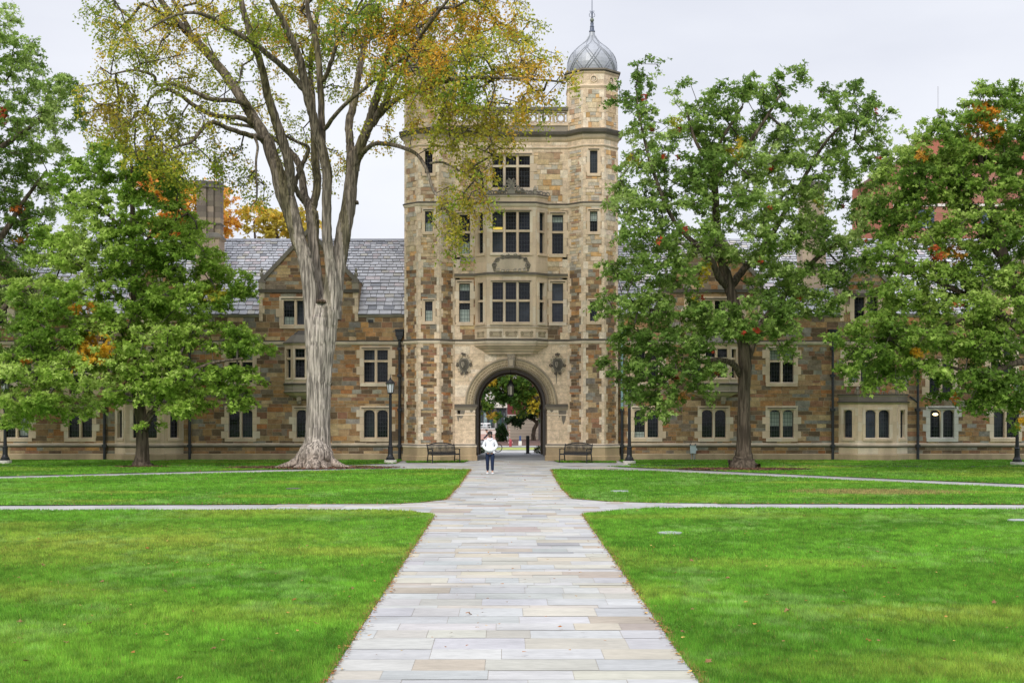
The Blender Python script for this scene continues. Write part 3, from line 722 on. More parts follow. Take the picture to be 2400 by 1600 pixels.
    for z in np.arange(8.5, 11.9, .42): 
        xx = a
        for ww in (.5, .75): ch.box(xx, min(b, xx+ww), yf, yf+1.3, z, min(z+.415, 11.8), cc()); xx += ww
    ch.sweep([(a, yf+1.3), (a, yf), (b, yf), (b, yf+1.3)], [(0, 11.7, cc()), (.08, 11.78, (.2, .18, .15)), (.08, 11.86, (.15, .14, .12)), (-.08, 12.05, (.22, .2, .17)), (-.2, 12.1, cc())])
    for j, (fa, fb, oy) in enumerate(((0, .42, .02), (.4, .72, .16), (.7, 1.0, .3))):
        xa, xb = a+.03+(b-a-.06)*fa, a+.03+(b-a-.06)*fb
        for z in np.arange(12.0, 14.5, .3):
            ch.box(xa, xb, yf+oy, yf+1.1, z, z+.295, jit((.40, .32, .24) if R.random() < .65 else (.24, .2, .165), .15))
        ch.box(xa-.03, xb+.03, yf+oy-.04, yf+1.14, 12.55, 12.62, (.16, .145, .12))
        ch.box(xa-.04, xb+.04, yf+oy-.05, yf+1.15, 14.5, 14.62, (.22, .2, .17)); ch.box(xa-.01, xb+.01, yf+oy-.02, yf+1.1, 14.62, 14.85, (.16, .15, .13))
    ch.build('chimney', M_LIM, w)
    # ground floor bay
    bb = MB(); Ld = math.hypot(cf, cf); fcs = [((c0, YW), -45, Ld), ((c0+cf, YW-cf), 0, (c1-c0)-2*cf), ((c1-cf, YW-cf), 45, Ld)]
    for k, (o, an, wd) in enumerate(fcs):
        xs = [(wd/2-.62, wd/2-.08), (wd/2+.08, wd/2+.62)] if k == 1 else [(wd/2-.25, wd/2+.25)]
        h = [window(w, o, rad(an), xs, 1.14, 2.62, None, True, sur=.16, quoin=False, deep=.2, hood=False)]
        bb.at((o[0], o[1], 0), rad(an)); ashlar(bb, 0, wd, 0.0, 3.05, h, gap=.003)
    bb.at((0, 0, 0))
    bb.sweep(bpath, [(0, 2.92, LIM), (.12, 2.98, GRIME), (.14, 3.04, GRIME), (0, 3.08, D1), (0, 3.32, (.46, .38, .27)), (.03, 3.36, D1), (-.15, 3.37, D1), (-.15, 3.1, D1)])
    bb.face([(c0, YW, 3.2), (c0+cf, YW-cf, 3.2), (c1-cf, YW-cf, 3.2), (c1, YW, 3.2)], GRIME)
    B = bb.build('bay', M_LIM, w)
    cz = MB(); nsc = 9
    for i in range(nsc):
        x = c0+cf*.3+(c1-c0-.6*cf)*(i+.5)/nsc; yy = YW-cf+.06+max(0, cf-min(x-c0, c1-x)); 
        scroll(cz, x, 3.5, .14, yy, .045, 1.2, 1 if i < nsc/2 else -1, (.27, .23, .17)); 
    for x in (c0+cf, (c0+c1)/2, c1-cf): cz.lathe([(.09, 3.35), (.06, 3.6), (.1, 3.7), (.02, 3.85)], x, YW-cf+.1, 6, (.25, .22, .17))
    cz.sweep([(p[0], p[1]+.03) for p in bpath], [(.06, 3.36, GRIME), (.06, 3.44, GRIME), (-.1, 3.44, GRIME), (-.1, 3.36, GRIME)]); cz.build('cresting', M_LIM, B)
    # upper oriel
    cf2 = .55; op = [(oc0, YW), (oc0+cf2, YW-cf2), (oc1-cf2, YW-cf2), (oc1, YW)]; ob = MB(); Ld = math.hypot(cf2, cf2)
    for k, (o, an, wd) in enumerate([((oc0, YW), -45, Ld), ((oc0+cf2, YW-cf2), 0, oc1-oc0-2*cf2), ((oc1-cf2, YW-cf2), 45, Ld)]):
        xs = [(wd/2-.56, wd/2-.07), (wd/2+.07, wd/2+.56)] if k == 1 else [(wd/2-.2, wd/2+.2)]
        h = [window(w, o, rad(an), xs, 4.25, 5.78, 5.28, sur=.1, quoin=False, deep=.18, hood=False)]
        ob.at((o[0], o[1], 0), rad(an)); ashlar(ob, 0, wd, 4.0, 6.05, h, gap=.003)
    ob.at((0, 0, 0)); 
    ob.sweep(op, [(0, 5.95, LIM), (.1, 6.05, D1), (.12, 6.12, (.2, .18, .15)), (.02, 6.15, (.22, .2, .17)), (-.25, 6.5, (.17, .155, .13)), (-.3, 6.52, (.12, .11, .1)), (-.5, 6.75, (.2, .18, .15))])
    ob.face([(oc0+.2, YW, 6.74), (oc0+cf2+.2, YW-.05, 6.75), (oc1-cf2-.2, YW-.05, 6.75), (oc1-.2, YW, 6.74)], D1)
    OB = ob.build('oriel_bay', M_LIM, w)
    oc = MB(); oc.sweep(op, [(.04, 4.02, D1), (.1, 3.98, GRIME), (.06, 3.9, D2), (.02, 3.86, (.32, .28, .21)), (.02, 3.6, (.36, .31, .23)), (.1, 3.56, D1), (.02, 3.5, LIM), (-.2, 3.35, D2), (-.45, 3.2, LIM), (-.5, 3.18, D1)])
    for f in (.33, .67):
        x = oc0+(oc1-oc0)*f; oc.box(x-.11, x+.11, YW-.35, YW, 3.08, 3.3, (.4, .33, .24)); oc.lathe([(.1, 2.92), (.12, 3.0), (.1, 3.1)], x, YW-.2, 8, (.3, .26, .19))
    oc.build('corbel', M_LIM, OB)
    # rainwater pipes
    for px, ztop, teal in ((261 if sd < 0 else 259, 6.35, sd > 0), (752, 6.35, False), (951, 6.35, False)):
        x = X(px); p = MB(); yy = YW-.16
        p.tube([(x, yy, .05), (x, yy, 2.62)], .075, 8); p.tube([(x, yy, 2.6), (x, yy, ztop)], .065, 8, m=1 if teal else 0)
        for z in (.75, 2.62, 4.4, 5.8):
            if z < ztop: p.box(x-.11, x+.11, yy-.1, YW, z-.07, z+.07)
        dp = p.build('downpipe', [M_IRON, M_TEAL], w)
        if teal: lbl(dp, 'rainwater pipe of pale blue-green copper above and dark iron below')
        h = MB(); h.box(x-.2, x+.2, yy-.16, YW, ztop+.12, ztop+.38, m=0); h.box(x-.24, x+.24, yy-.2, YW, ztop+.38, ztop+.46); h.prism([(x-.1, ztop-.08), (x+.1, ztop-.08), (x+.18, ztop+.12), (x-.18, ztop+.12)], yy-.14, YW)
        if px == 951: h.tube([(x, yy, 3.0), (X(930), YW-.35, 3.3)], .055, 6)
        h.build('leader_head', M_TEAL if teal else M_IRON, dp)
    if sd < 0:
        v = MB(); xv = PX(869, YW); v.box(xv-.13, xv+.13, YW-.05, YW, PZ(756, YW), PZ(749, YW)); v.build('vent', M_IRON, w)
    return w
wing(-1); wr = wing(1)
lp = MB(); x = PX(2194, YW); lp.lathe([(.02, 2.46), (.1, 2.44), (.15, 2.38), (.1, 2.33), (.02, 2.31)], x, YW+.12, 12)
o = tag(lp.build('ceiling_lamp', M_WARM, None, True), 'glowing round lamp in the pale arched ground floor window on the right', 'lamp')
o = MB(); o.box(PX(1155.5, YB), PX(1178, YB), YB+.135, YB+.155, PZ(537, YB), PZ(531.5, YB)); tag(o.build('strip_light', M_YEL), 'lit yellow strip behind the left pane of the upper oriel window', 'light')

# ================================================================ ground
def poly(name, pts, z, mat, label=None, kind='structure', col=None):
    m = MB(); m.face([(x, y, z) for x, y in pts], col or (1, 1, 1)); o = m.build(name, mat)
    import bmesh
    b = bmesh.new(); b.from_mesh(o.data); bmesh.ops.triangulate(b, faces=b.faces[:])
    if sum(f.normal.z for f in b.faces) < 0: bmesh.ops.reverse_faces(b, faces=b.faces[:])
    b.to_mesh(o.data); b.free(); return tag(o, label, None, None, kind)
poly('ground', [(-400, -60), (400, -60), (400, 77), (-400, 77)], -.06, M_EARTH, 'brown earth under the lawns and the beds')
# lawns (real turf slabs; paths lie in the gaps between them)
PL, PR = -1.84, 1.96              # edges of the main path
def gp(*l): return [G(u, v) for u, v in l]
yA = GY(1208); yB = GY(1206)
lawnNL = [(PL, -20), (PL, yA)]+gp((1000, 1203), (975, 1200), (940, 1197), (890, 1195.5), (800, 1195), (600, 1195), (0, 1196))+[(-60, GY(1196)-.4), (-60, -20)]
lawnNR = [(PR, -20), (60, -20), (60, GY(1193)), G(2400, 1194), G(1900, 1191.5), G(1640, 1190), G(1520, 1191.5), G(1450, 1196), G(1395, 1202), (PR, yB)]
lawnML = gp((-600, 1186), (0, 1184), (500, 1182), (918, 1181), (990, 1177), (1045, 1171), (1075, 1140), (1103, 1100), (1000, 1099), (840, 1101), (612, 1107), (300, 1114), (0, 1122), (-600, 1136))
lawnMR = gp((1340, 1168.5), (1420, 1175), (1530, 1178.5), (1700, 1180), (2000, 1180.5), (2400, 1182), (3000, 1184), (3000, 1160), (2400, 1144), (2180, 1134), (1940, 1123), (1700, 1112), (1530, 1104), (1400, 1101), (1292, 1100), (1300, 1120), (1318, 1148))
lawnBL = gp((-600, 1126), (0, 1116), (300, 1108.5), (612, 1101), (800, 1097), (900, 1093.5), (860, 1091.7), (600, 1091.7), (0, 1092.5), (-600, 1093.5))
lawnBR = gp((1420, 1092.5), (1600, 1100), (1800, 1109), (2000, 1118), (2180, 1126), (2400, 1134.5), (3000, 1150), (3000, 1095.5), (2400, 1094.3), (1900, 1093), (1600, 1092))
YF = YW-.12
lawnWL = [(-60, YF), (-5.4, YF), (-5.4, GY(1086)), (-8, GY(1089.5)), G(600, 1090), G(0, 1090.6), (-60, GY(1091))]
lawnWR = [(TX+5.55, YF), (60, YF), (60, GY(1093)), G(2400, 1092.5), G(1700, 1090.5), G(1480, 1089.5), (TX+5.55, GY(1086))]
benchL = [(XL-2.4, YT-.2), (TX-RA-.3, YT+.4), (TX-RA-.5, GY(1083.5)), (XL-2.3, GY(1084))]
benchR = [(TX+RA+.3, YT+.4), (XR+2.4, YT-.2), (XR+2.3, GY(1084)), (TX+RA+.5, GY(1083.5))]
LAWNS = [lawnNL, lawnNR, lawnML, lawnMR, lawnBL, lawnBR, lawnWL, lawnWR, benchL, benchR]
for i, p in enumerate(LAWNS): poly('lawn', p, .012, M_SOIL, 'mown green lawn')
poly('path', [(-60, 20), (60, 20), (60, YW+.05), (-60, YW+.05)], -.012, M_CONC, 'grey concrete paths crossing between the lawns')
# flagstones: rows across the main path, each stone a slab of its own colour
FC = [((.45, .46, .475), 10), ((.48, .485, .49), 8), ((.475, .455, .41), 4), ((.44, .435, .405), 4), ((.41, .365, .315), 1.6), ((.40, .345, .32), .9), ((.39, .41, .42), 2), ((.33, .335, .355), .4), ((.485, .45, .385), 2)]
def hw_path(y):
    """left and right limits of the flagged area at depth y"""
    if y < yA: return PL, PR
    v = 952+8400/y
    if v > 1168:   # crossing
        t = min(1, max(0, (1208-v)/12)); return PL-3.9*t-(.8*t), PR+3.3*t+.8*t
    if v > 1100:
        l = np.interp(v, [1100, 1140, 1171], [G(1100, 1100)[0], G(1073, 1140)[0], G(1040, 1171)[0]]); r = np.interp(v, [1100, 1120, 1148, 1168], [G(1294, 1100)[0], G(1302, 1120)[0], G(1320, 1148)[0], G(1342, 1168)[0]])
        return l, r
    return -4.6, 5.0
FC2 = [((c_[0]*.93, c_[1]*.905, c_[2]*.85), w_) for c_, w_ in FC]
fg = MB(); y = -19.0
while y < YC+.2:
    h = R.choice([.26, .36, .45, .5, .55, .6, .6, .7]) if y < 45 else .5
    l0, r0 = hw_path(y); l1, r1 = hw_path(y+h)
    if y > YT-.3: l0 = l1 = TX-RA-.02; r0 = r1 = TX+RA+.02
    elif y > 62.5: l0 = l1 = TX-2.1; r0 = r1 = TX+2.1
    x = l0-R.uniform(0, .5)
    while x < r0:
        w = R.uniform(.45, 1.3)
        if h < .3: w *= 1.2
        a, b = x, x+w; g_ = .003
        al, ar_ = max(a, l0), min(b, r0); bl_, br_ = max(a, l1), min(b, r1)
        if b > r0-.25: ar_ = r0; br_ = r1
        if ar_-al > .04 and br_-bl_ > .04:
            c = tuple(q*R.uniform(.985, 1.015) for q in pick(FC2, 1, .07)); z = R.uniform(.0, .006)
            fg.face([(al+g_, y+g_, z), (ar_-g_, y+g_, z), (br_-g_, y+h-g_, z), (bl_+g_, y+h-g_, z)], c)
        if b > r0-.25: break
        x += w
    y += h
tag(fg.build('main_path', M_FLAG), 'broad walk of grey, buff and pinkish flagstones leading to the arch', None, None, 'structure')
poly('path_mortar', [(-2.05, -19), (2.2, -19), (2.2, yA), (-2.05, yA)], -.0015, material('joint_mortar', base=(.36, .32, .26), rough=.95), 'sandy joints under the flagstones')
fl2 = MB(); y = YC+.2
while y < 77: fl2.box(TX-RA-.1, TX+RA+.1, y, y+.6, -.05, -.002, jit((.34, .35, .36), .06)); y += .604
tag(fl2.build('passage_floor', M_FLAG), 'smooth grey paving inside the archway', None, None, 'structure')

# concrete path joints are shallow grooves: slabs
def inside(P, poly_):
    x, y = P[:, 0], P[:, 1]; c = np.zeros(len(P), bool); n = len(poly_)
    for i in range(n):
        x0, y0 = poly_[i]; x1, y1 = poly_[(i+1) % n]
        if y0 == y1: continue
        m = ((y0 > y) != (y1 > y)) & (x < (x1-x0)*(y-y0)/(y1-y0)+x0); c ^= m
    return c
def vnoise(P, sc, seed=0):
    q = P*sc+seed*17.3; i = np.floor(q).astype(int); f = q-i; f = f*f*(3-2*f)
    def h(a, b): 
        v = np.sin(a*127.1+b*311.7+seed*74.7)*43758.5453; return v-np.floor(v)
    a, b = i[:, 0], i[:, 1]
    return (h(a, b)*(1-f[:, 0])+h(a+1, b)*f[:, 0])*(1-f[:, 1])+(h(a, b+1)*(1-f[:, 0])+h(a+1, b+1)*f[:, 0])*f[:, 1]
MULCH = [(G(732, 1096), 4.0, 1.5), (G(1742, 1100), 3.0, 1.3), (G(332, 1094), 1.3, .7)]
def edge_dist(P, poly_):
    d = np.full(len(P), 9.); n = len(poly_)
    for i in range(n):
        a = np.array(poly_[i]); b = np.array(poly_[(i+1) % n]); ab = b-a; t = np.clip(((P-a)@ab)/(ab@ab+1e-9), 0, 1)
        d = np.minimum(d, np.linalg.norm(P-(a+t[:, None]*ab), axis=1))
    return d
PT = []; 
for (ya, yb, dens, wd, hh) in ((10.5, 15.5, 5200, .0075, .05), (15.5, 22, 3200, .010, .05), (22, 33.5, 1500, .015, .05), (33, 48, 620, .024, .05), (48, 67, 300, .034, .05)):
    half = .43*yb+8.0; n = int(2*half*(yb-ya)*dens); P = np.stack([rng.uniform(-half, half, n), rng.uniform(ya, yb, n)], 1)
    q_ = np.abs(P[:, 0])-(.43*P[:, 1]+1); P = P[(q_ < 0) | ((q_ < 7) & (rng.random(len(P)) < .28))]
    keep = np.zeros(len(P), bool); D = np.full(len(P), 9.)
    for pl_ in LAWNS:
        ins = inside(P, pl_)
        if ins.any(): D[ins] = edge_dist(P[ins], pl_)
        keep |= ins
    for (mx_, my_), ra_, rb_ in MULCH: keep &= ((P[:, 0]-mx_)/ra_)**2+((P[:, 1]-my_)/rb_)**2 > rng.uniform(.8, 1.1, len(P))
    P = P[keep]+rng.normal(0, .018, (keep.sum(), 2)); PT.append((P, np.full(len(P), wd), np.full(len(P), hh), D[keep]))
P = np.concatenate([a[0] for a in PT]); W_ = np.concatenate([a[1] for a in PT]); H_ = np.concatenate([a[2] for a in PT]); D_ = np.concatenate([a[3] for a in PT])
n = len(P); n1, n2, n3, n4 = vnoise(P, .35, 1), vnoise(P, 1.3, 2), vnoise(P, 3.5, 3), vnoise(P*np.array([1, .45]), .8, 5)
an = rng.uniform(0, 2*math.pi, n); H_ = H_*rng.uniform(.6, 1.25, n)*(.75+.5*n2)
lean = rng.uniform(.1, .75, n)[:, None]*H_[:, None]*np.stack([np.cos(an+1.3+n3*2), np.sin(an+1.3+n3*2)], 1)
dx = np.stack([np.cos(an), np.sin(an)], 1)*W_[:, None]*.5*rng.uniform(.7, 1.3, n)[:, None]
V = np.zeros((n, 3, 3)); V[:, 0, :2] = P-dx; V[:, 1, :2] = P+dx; V[:, 2, :2] = P+lean; V[:, :2, 2] = .008; V[:, 2, 2] = .012+H_
g = np.array([.20, .45, .045]); gd = np.array([.10, .265, .026]); gy = np.array([.42, .47, .08]); gp_ = np.array([.36, .54, .17]); br = np.array([.34, .22, .09])
n5 = vnoise(P@np.array([[.8, -.35], [.5, .9]])*np.array([.25, 1.1]), .8, 12)
t = np.clip((n1*.3+n2*.25+n5*.45-.5)*2.3+.5+rng.normal(0, .22, n), 0, 1)[:, None]; C = gd*(1-t)+g*t
yl = np.clip((vnoise(P*np.array([.5, 1.2]), .45, 9)-.62)*2.0+rng.normal(0, .1, n), 0, .75)[:, None]; C = C*(1-yl)+gy*yl
yp = G(250, 1275); yl2 = (np.exp(-((P[:, 0]-yp[0])/4.5)**2-((P[:, 1]-yp[1])/3.5)**2)*(.45+.6*n2)+rng.normal(0, .1, n)).clip(0, .8)[:, None]; C = C*(1-yl2)+gy*yl2
pale = np.clip((n4*.5+n3*.5-.62)*3+rng.normal(0, .2, n), 0, .45)[:, None]; C = C*(1-pale)+gp_*pale
dry = (rng.random(n) < np.clip(.6-D_/.09*.4-.35*n2, 0.015, .9)); C[dry] = br*rng.uniform(.6, 1.2, dry.sum())[:, None]
wp = G(2060, 1154); m_ = (((P[:, 0]-wp[0])/3.2)**2+((P[:, 1]-wp[1])/1.6)**2 < rng.uniform(.2, 1.2, n)); C[m_] = np.array([.42, .33, .13])*rng.uniform(.7, 1.2, m_.sum())[:, None]
n6 = vnoise(P*np.array([1, .7]), 9, 21)*.6+vnoise(P*np.array([1, .7]), 4, 22)*.4; H_ = H_*(.6+.9*n6); V[:, 2, 2] = .012+H_; C *= (.48+1.02*n6)[:, None]*rng.uniform(.65, 1.3, n)[:, None]
F_ = np.arange(n*3).reshape(-1, 3)
gr = npmesh('grass', V.reshape(-1, 3), F_, M_GRASS, None, C)
tag(gr, 'short mown green grass covering every lawn beside the paths', 'grass', None, 'stuff'); print('blades', n)
# mulch and litter
fl_ = []; fc = []; 
def flake(x, y, s, c, z=.02):
    a = R.uniform(0, 6.28); q = [(x+s*R.uniform(.6, 1)*math.cos(a+k*1.57), y+s*R.uniform(.6, 1)*math.sin(a+k*1.57), z+R.uniform(0, s*.6)) for k in range(4)]
    fl_.append(q); fc.append(c)
for k, ((mx_, my_), ra_, rb_) in enumerate(MULCH):
    fl_, fc = [], []
    for _ in range(int(900*ra_*rb_)):
        a = R.uniform(0, 6.28); r = math.sqrt(R.random())*R.uniform(.9, 1.08); flake(mx_+ra_*r*math.cos(a), my_+rb_*r*math.sin(a), R.uniform(.03, .07), R.choice([(.13, .07, .05), (.2, .1, .07), (.09, .06, .04), (.26, .13, .08)]))
    npmesh_ = npmesh('mulch_bed', np.array(fl_).reshape(-1, 3), np.arange(len(fl_)*4).reshape(-1, 4), M_MULCH, None, np.array(fc))
    tag(npmesh_, ['reddish bark mulch around the forked elm', 'brown mulch around the tree trunk right of the arch', 'brown mulch around the small maple trunk'][k], 'mulch', None, 'stuff')
fl_, fc = [], []
LC = [(.33, .13, .04), (.42, .22, .06), (.28, .15, .07), (.5, .33, .1), (.2, .1, .05)]
def along(poly_, n, j):
    L_ = [(poly_[i], poly_[(i+1) % len(poly_)]) for i in range(len(poly_))]; out = []
    ws = [math.dist(a, b) for a, b in L_]
    for _ in range(n):
        (a, b), = R.choices(L_, ws); t = R.random(); out.append((a[0]+(b[0]-a[0])*t+R.gauss(0, j), a[1]+(b[1]-a[1])*t+R.gauss(0, j)))
    return out
for pl_, n_ in ((lawnNL[:9], 600), (lawnNR[2:], 600), (lawnML[2:11], 1800), (lawnMR, 2200), ([(PL, 10), (PL, yA), (PL, 10.1)], 800), ([(PR, 10), (PR, yB), (PR, 10.1)], 800), (gp((1045, 1171), (1103, 1100), (1046, 1171)), 900), (gp((1340, 1168), (1292, 1100), (1341, 1168)), 900)):
    for x, y in along(pl_, n_, .05):
        if 8 < y < 66: flake(x, y, R.uniform(.012, .035), R.choice(LC), .014)
for _ in range(900):
    y = R.uniform(14, 64); x = R.uniform(-.42, .42)*y; flake(x, y, R.uniform(.02, .04), R.choice(LC), .045)
lt = npmesh('leaf_litter', np.array(fl_).reshape(-1, 3), np.arange(len(fl_)*4).reshape(-1, 4), M_MULCH, None, np.array(fc))
tag(lt, 'small dry brown leaf litter along the path edges and on the grass', 'leaf litter', None, 'stuff')
# larger fallen leaves, each its own
def leafshape(s, c):
    m = MB(); pts = []
    for k in range(10):
        a = 2*math.pi*k/10; r = s*(1 if k % 2 == 0 else .5)*R.uniform(.8, 1.1); pts.append((r*math.cos(a), r*math.sin(a), R.uniform(0, s*.5)))
    for k in range(10): m.face([(0, 0, s*.1), pts[k], pts[(k+1) % 10]], c)
    return m
protos = []
spots = [(1846, 1441), (210, 1470), (385, 1392), (690, 1413), (500, 1530), (155, 1515), (1706, 1362), (1622, 1435), (1980, 1395), (2098, 1338), (2210, 1555), (615, 1341), (240, 1370), (826, 1386), (45, 1466), (2035, 1510), (1600, 1490), (1660, 1560), (1100, 1440), (830, 1500), (1580, 1350), (345, 1290), (700, 1290), (1900, 1300), (2330, 1420), (1950, 1240), (100, 1330), (2260, 1290), (60, 1560), (420, 1600), (740, 1470), (1490, 1240), (1620, 1320), (1230, 1125), (1300, 1145), (1160, 1170)]
for i, (u, v) in enumerate(spots):
    if i < 6: lf = leafshape(R.uniform(.035, .055), R.choice([(.3, .12, .04), (.25, .14, .07), (.38, .2, .07)])).build('fallen_leaf', M_MULCH)
    else: lf = protos[i % 6].copy(); COL.objects.link(lf)
    if i < 6: protos.append(lf)
    x, y = G(u, v); lf.location = (x, y, .05 if not (PL < x < PR) else .01); lf.rotation_euler = (R.uniform(-.5, .5), R.uniform(-.5, .5), R.uniform(0, 6)); 
    on = PL < x < PR and y < 34 or y > 45
    tag(lf, 'small dry fallen leaf lying on the flagstone walk' if on else ('small curled brown leaf lying on the left near lawn' if x < 0 else 'small curled brown leaf lying on the right near lawn'), 'fallen leaf', 'fallen leaves on the paving' if on else ('fallen leaves on the left lawn' if x < 0 else 'fallen leaves on the right lawn'))
tag(protos[0], 'largest curled brown leaf on the right near lawn'); protos[0].scale = (1.5,)*3
# utility covers in the grass
for (u, v, w, d, l) in ((1570, 1252, .27, .24, 'round pale stone cover set in the right near lawn'), (2396, 1222, .35, .22, 'pale stone slab at the right edge of the right near lawn'), (1452, 1153, .3, .2, 'small pale stone cover in the right middle lawn'), (688, 1147, .25, .15, 'small dark drain cover in the left middle lawn'), (1343, 1092, .5, .22, 'dark metal grate in the paving before the right bench')):
    x, y = G(u, v); m = MB(); m.lathe([(w, .0), (w, .05), (w-.03, .056)], 0, 0, 20, (.12, .1, .09) if 'dark' in l else (.36, .38, .38))
    o = m.build('ground_cover_plate', M_PAINT); o.location = (x, y, 0 if v > 1095 else -.05); o.scale = (1, d/w, 1); tag(o, l, 'cover')

# ================================================================ trees
def catmull(P, k=4):
    P = np.array(P, float); out = []
    Q = np.vstack([2*P[0]-P[1], P, 2*P[-1]-P[-2]])
    for i in range(1, len(Q)-2):
        for t in np.arange(0, 1, 1/k):
            a, b, c, d = Q[i-1], Q[i], Q[i+1], Q[i+2]
            out.append(.5*(2*b+(c-a)*t+(2*a-5*b+4*c-d)*t*t+(3*b-a-3*c+d)*t**3))
    out.append(P[-1]); return np.array(out)
def tubes(chains, nside, lump=0):
    """chains: list of (pts (n,3), rad (n,))"""
    VV, FF = [], []; base = 0
    for P, Rr, ns in chains:
        n = len(P)
        T = np.gradient(P, axis=0); T /= np.linalg.norm(T, axis=1)[:, None]+1e-9
        up = np.array([0, 1., 0]) if abs(T[0, 1]) < .8 else np.array([1., 0, 0])
        A = np.zeros((n, 3)); B = np.zeros((n, 3))
        for i in range(n):
            a = np.cross(up, T[i]); a /= np.linalg.norm(a)+1e-9; b = np.cross(T[i], a); up = b if False else np.cross(T[i], a); A[i] = a; B[i] = b
        th = np.linspace(0, 2*math.pi, ns, endpoint=False)
        rr = Rr[:, None]*np.ones(ns)[None]
        if lump:
            z_ = P[:, 2:3]; rr = rr*(1+lump*(np.sin(th*3+z_*.4)*.5+np.sin(th*7+z_*.5+1)*.35+(np.sin(th*13+np.sin(z_*1.3)*.8)*.5+np.sin(th*19+z_*.35)*.4)*(ns > 30)))
        V = P[:, None, :]+A[:, None, :]*(rr*np.cos(th))[:, :, None]+B[:, None, :]*(rr*np.sin(th))[:, :, None]
        VV.append(V.reshape(-1, 3)); i = np.arange(n-1)[:, None]*ns; j = np.arange(ns)[None]; l = (j+1) % ns
        FF.append(np.stack([i+j, i+l, i+ns+l, i+ns+j], 2).reshape(-1, 4)+base); base += n*ns
    return np.vstack(VV), np.vstack(FF)
def rotleaf(n, up=.7, spread=.9, r=rng):
    N = r.normal(0, spread, (n, 3)); N[:, 2] += up; N /= np.linalg.norm(N, axis=1)[:, None]+1e-9
    D = r.normal(0, 1, (n, 3)); D[:, 2] -= .6; D -= N*(D*N).sum(1)[:, None]; D /= np.linalg.norm(D, axis=1)[:, None]+1e-9
    return N, D, np.cross(N, D)
def leaf_geo(P, size, kind, up=.7):
    n = len(P); N, D, S = rotleaf(n, up); s = size*rng.uniform(.65, 1.25, n)[:, None]
    if kind == 'simple':
        V = np.stack([P, P+D*s*.5+S*s*.3-N*s*.06, P+D*s, P+D*s*.5-S*s*.3-N*s*.06], 1)
        return V.reshape(-1, 3), np.arange(n*4).reshape(-1, 4), 1
    V = [];                                   # lobed: three kites from the stalk end
    for a, l in ((0, 1), (.95, .78), (-.95, .78)):
        d = D*math.cos(a)+S*math.sin(a); e = -D*math.sin(a)+S*math.cos(a); dr = -N*s*.12*(1 if a else .4)
        V.append(np.stack([P, P+d*s*l*.5+e*s*l*.24, P+d*s*l+dr, P+d*s*l*.5-e*s*l*.24], 1))
    V = np.stack(V, 1); return V.reshape(-1, 3), np.arange(n*12).reshape(-1, 4), 3
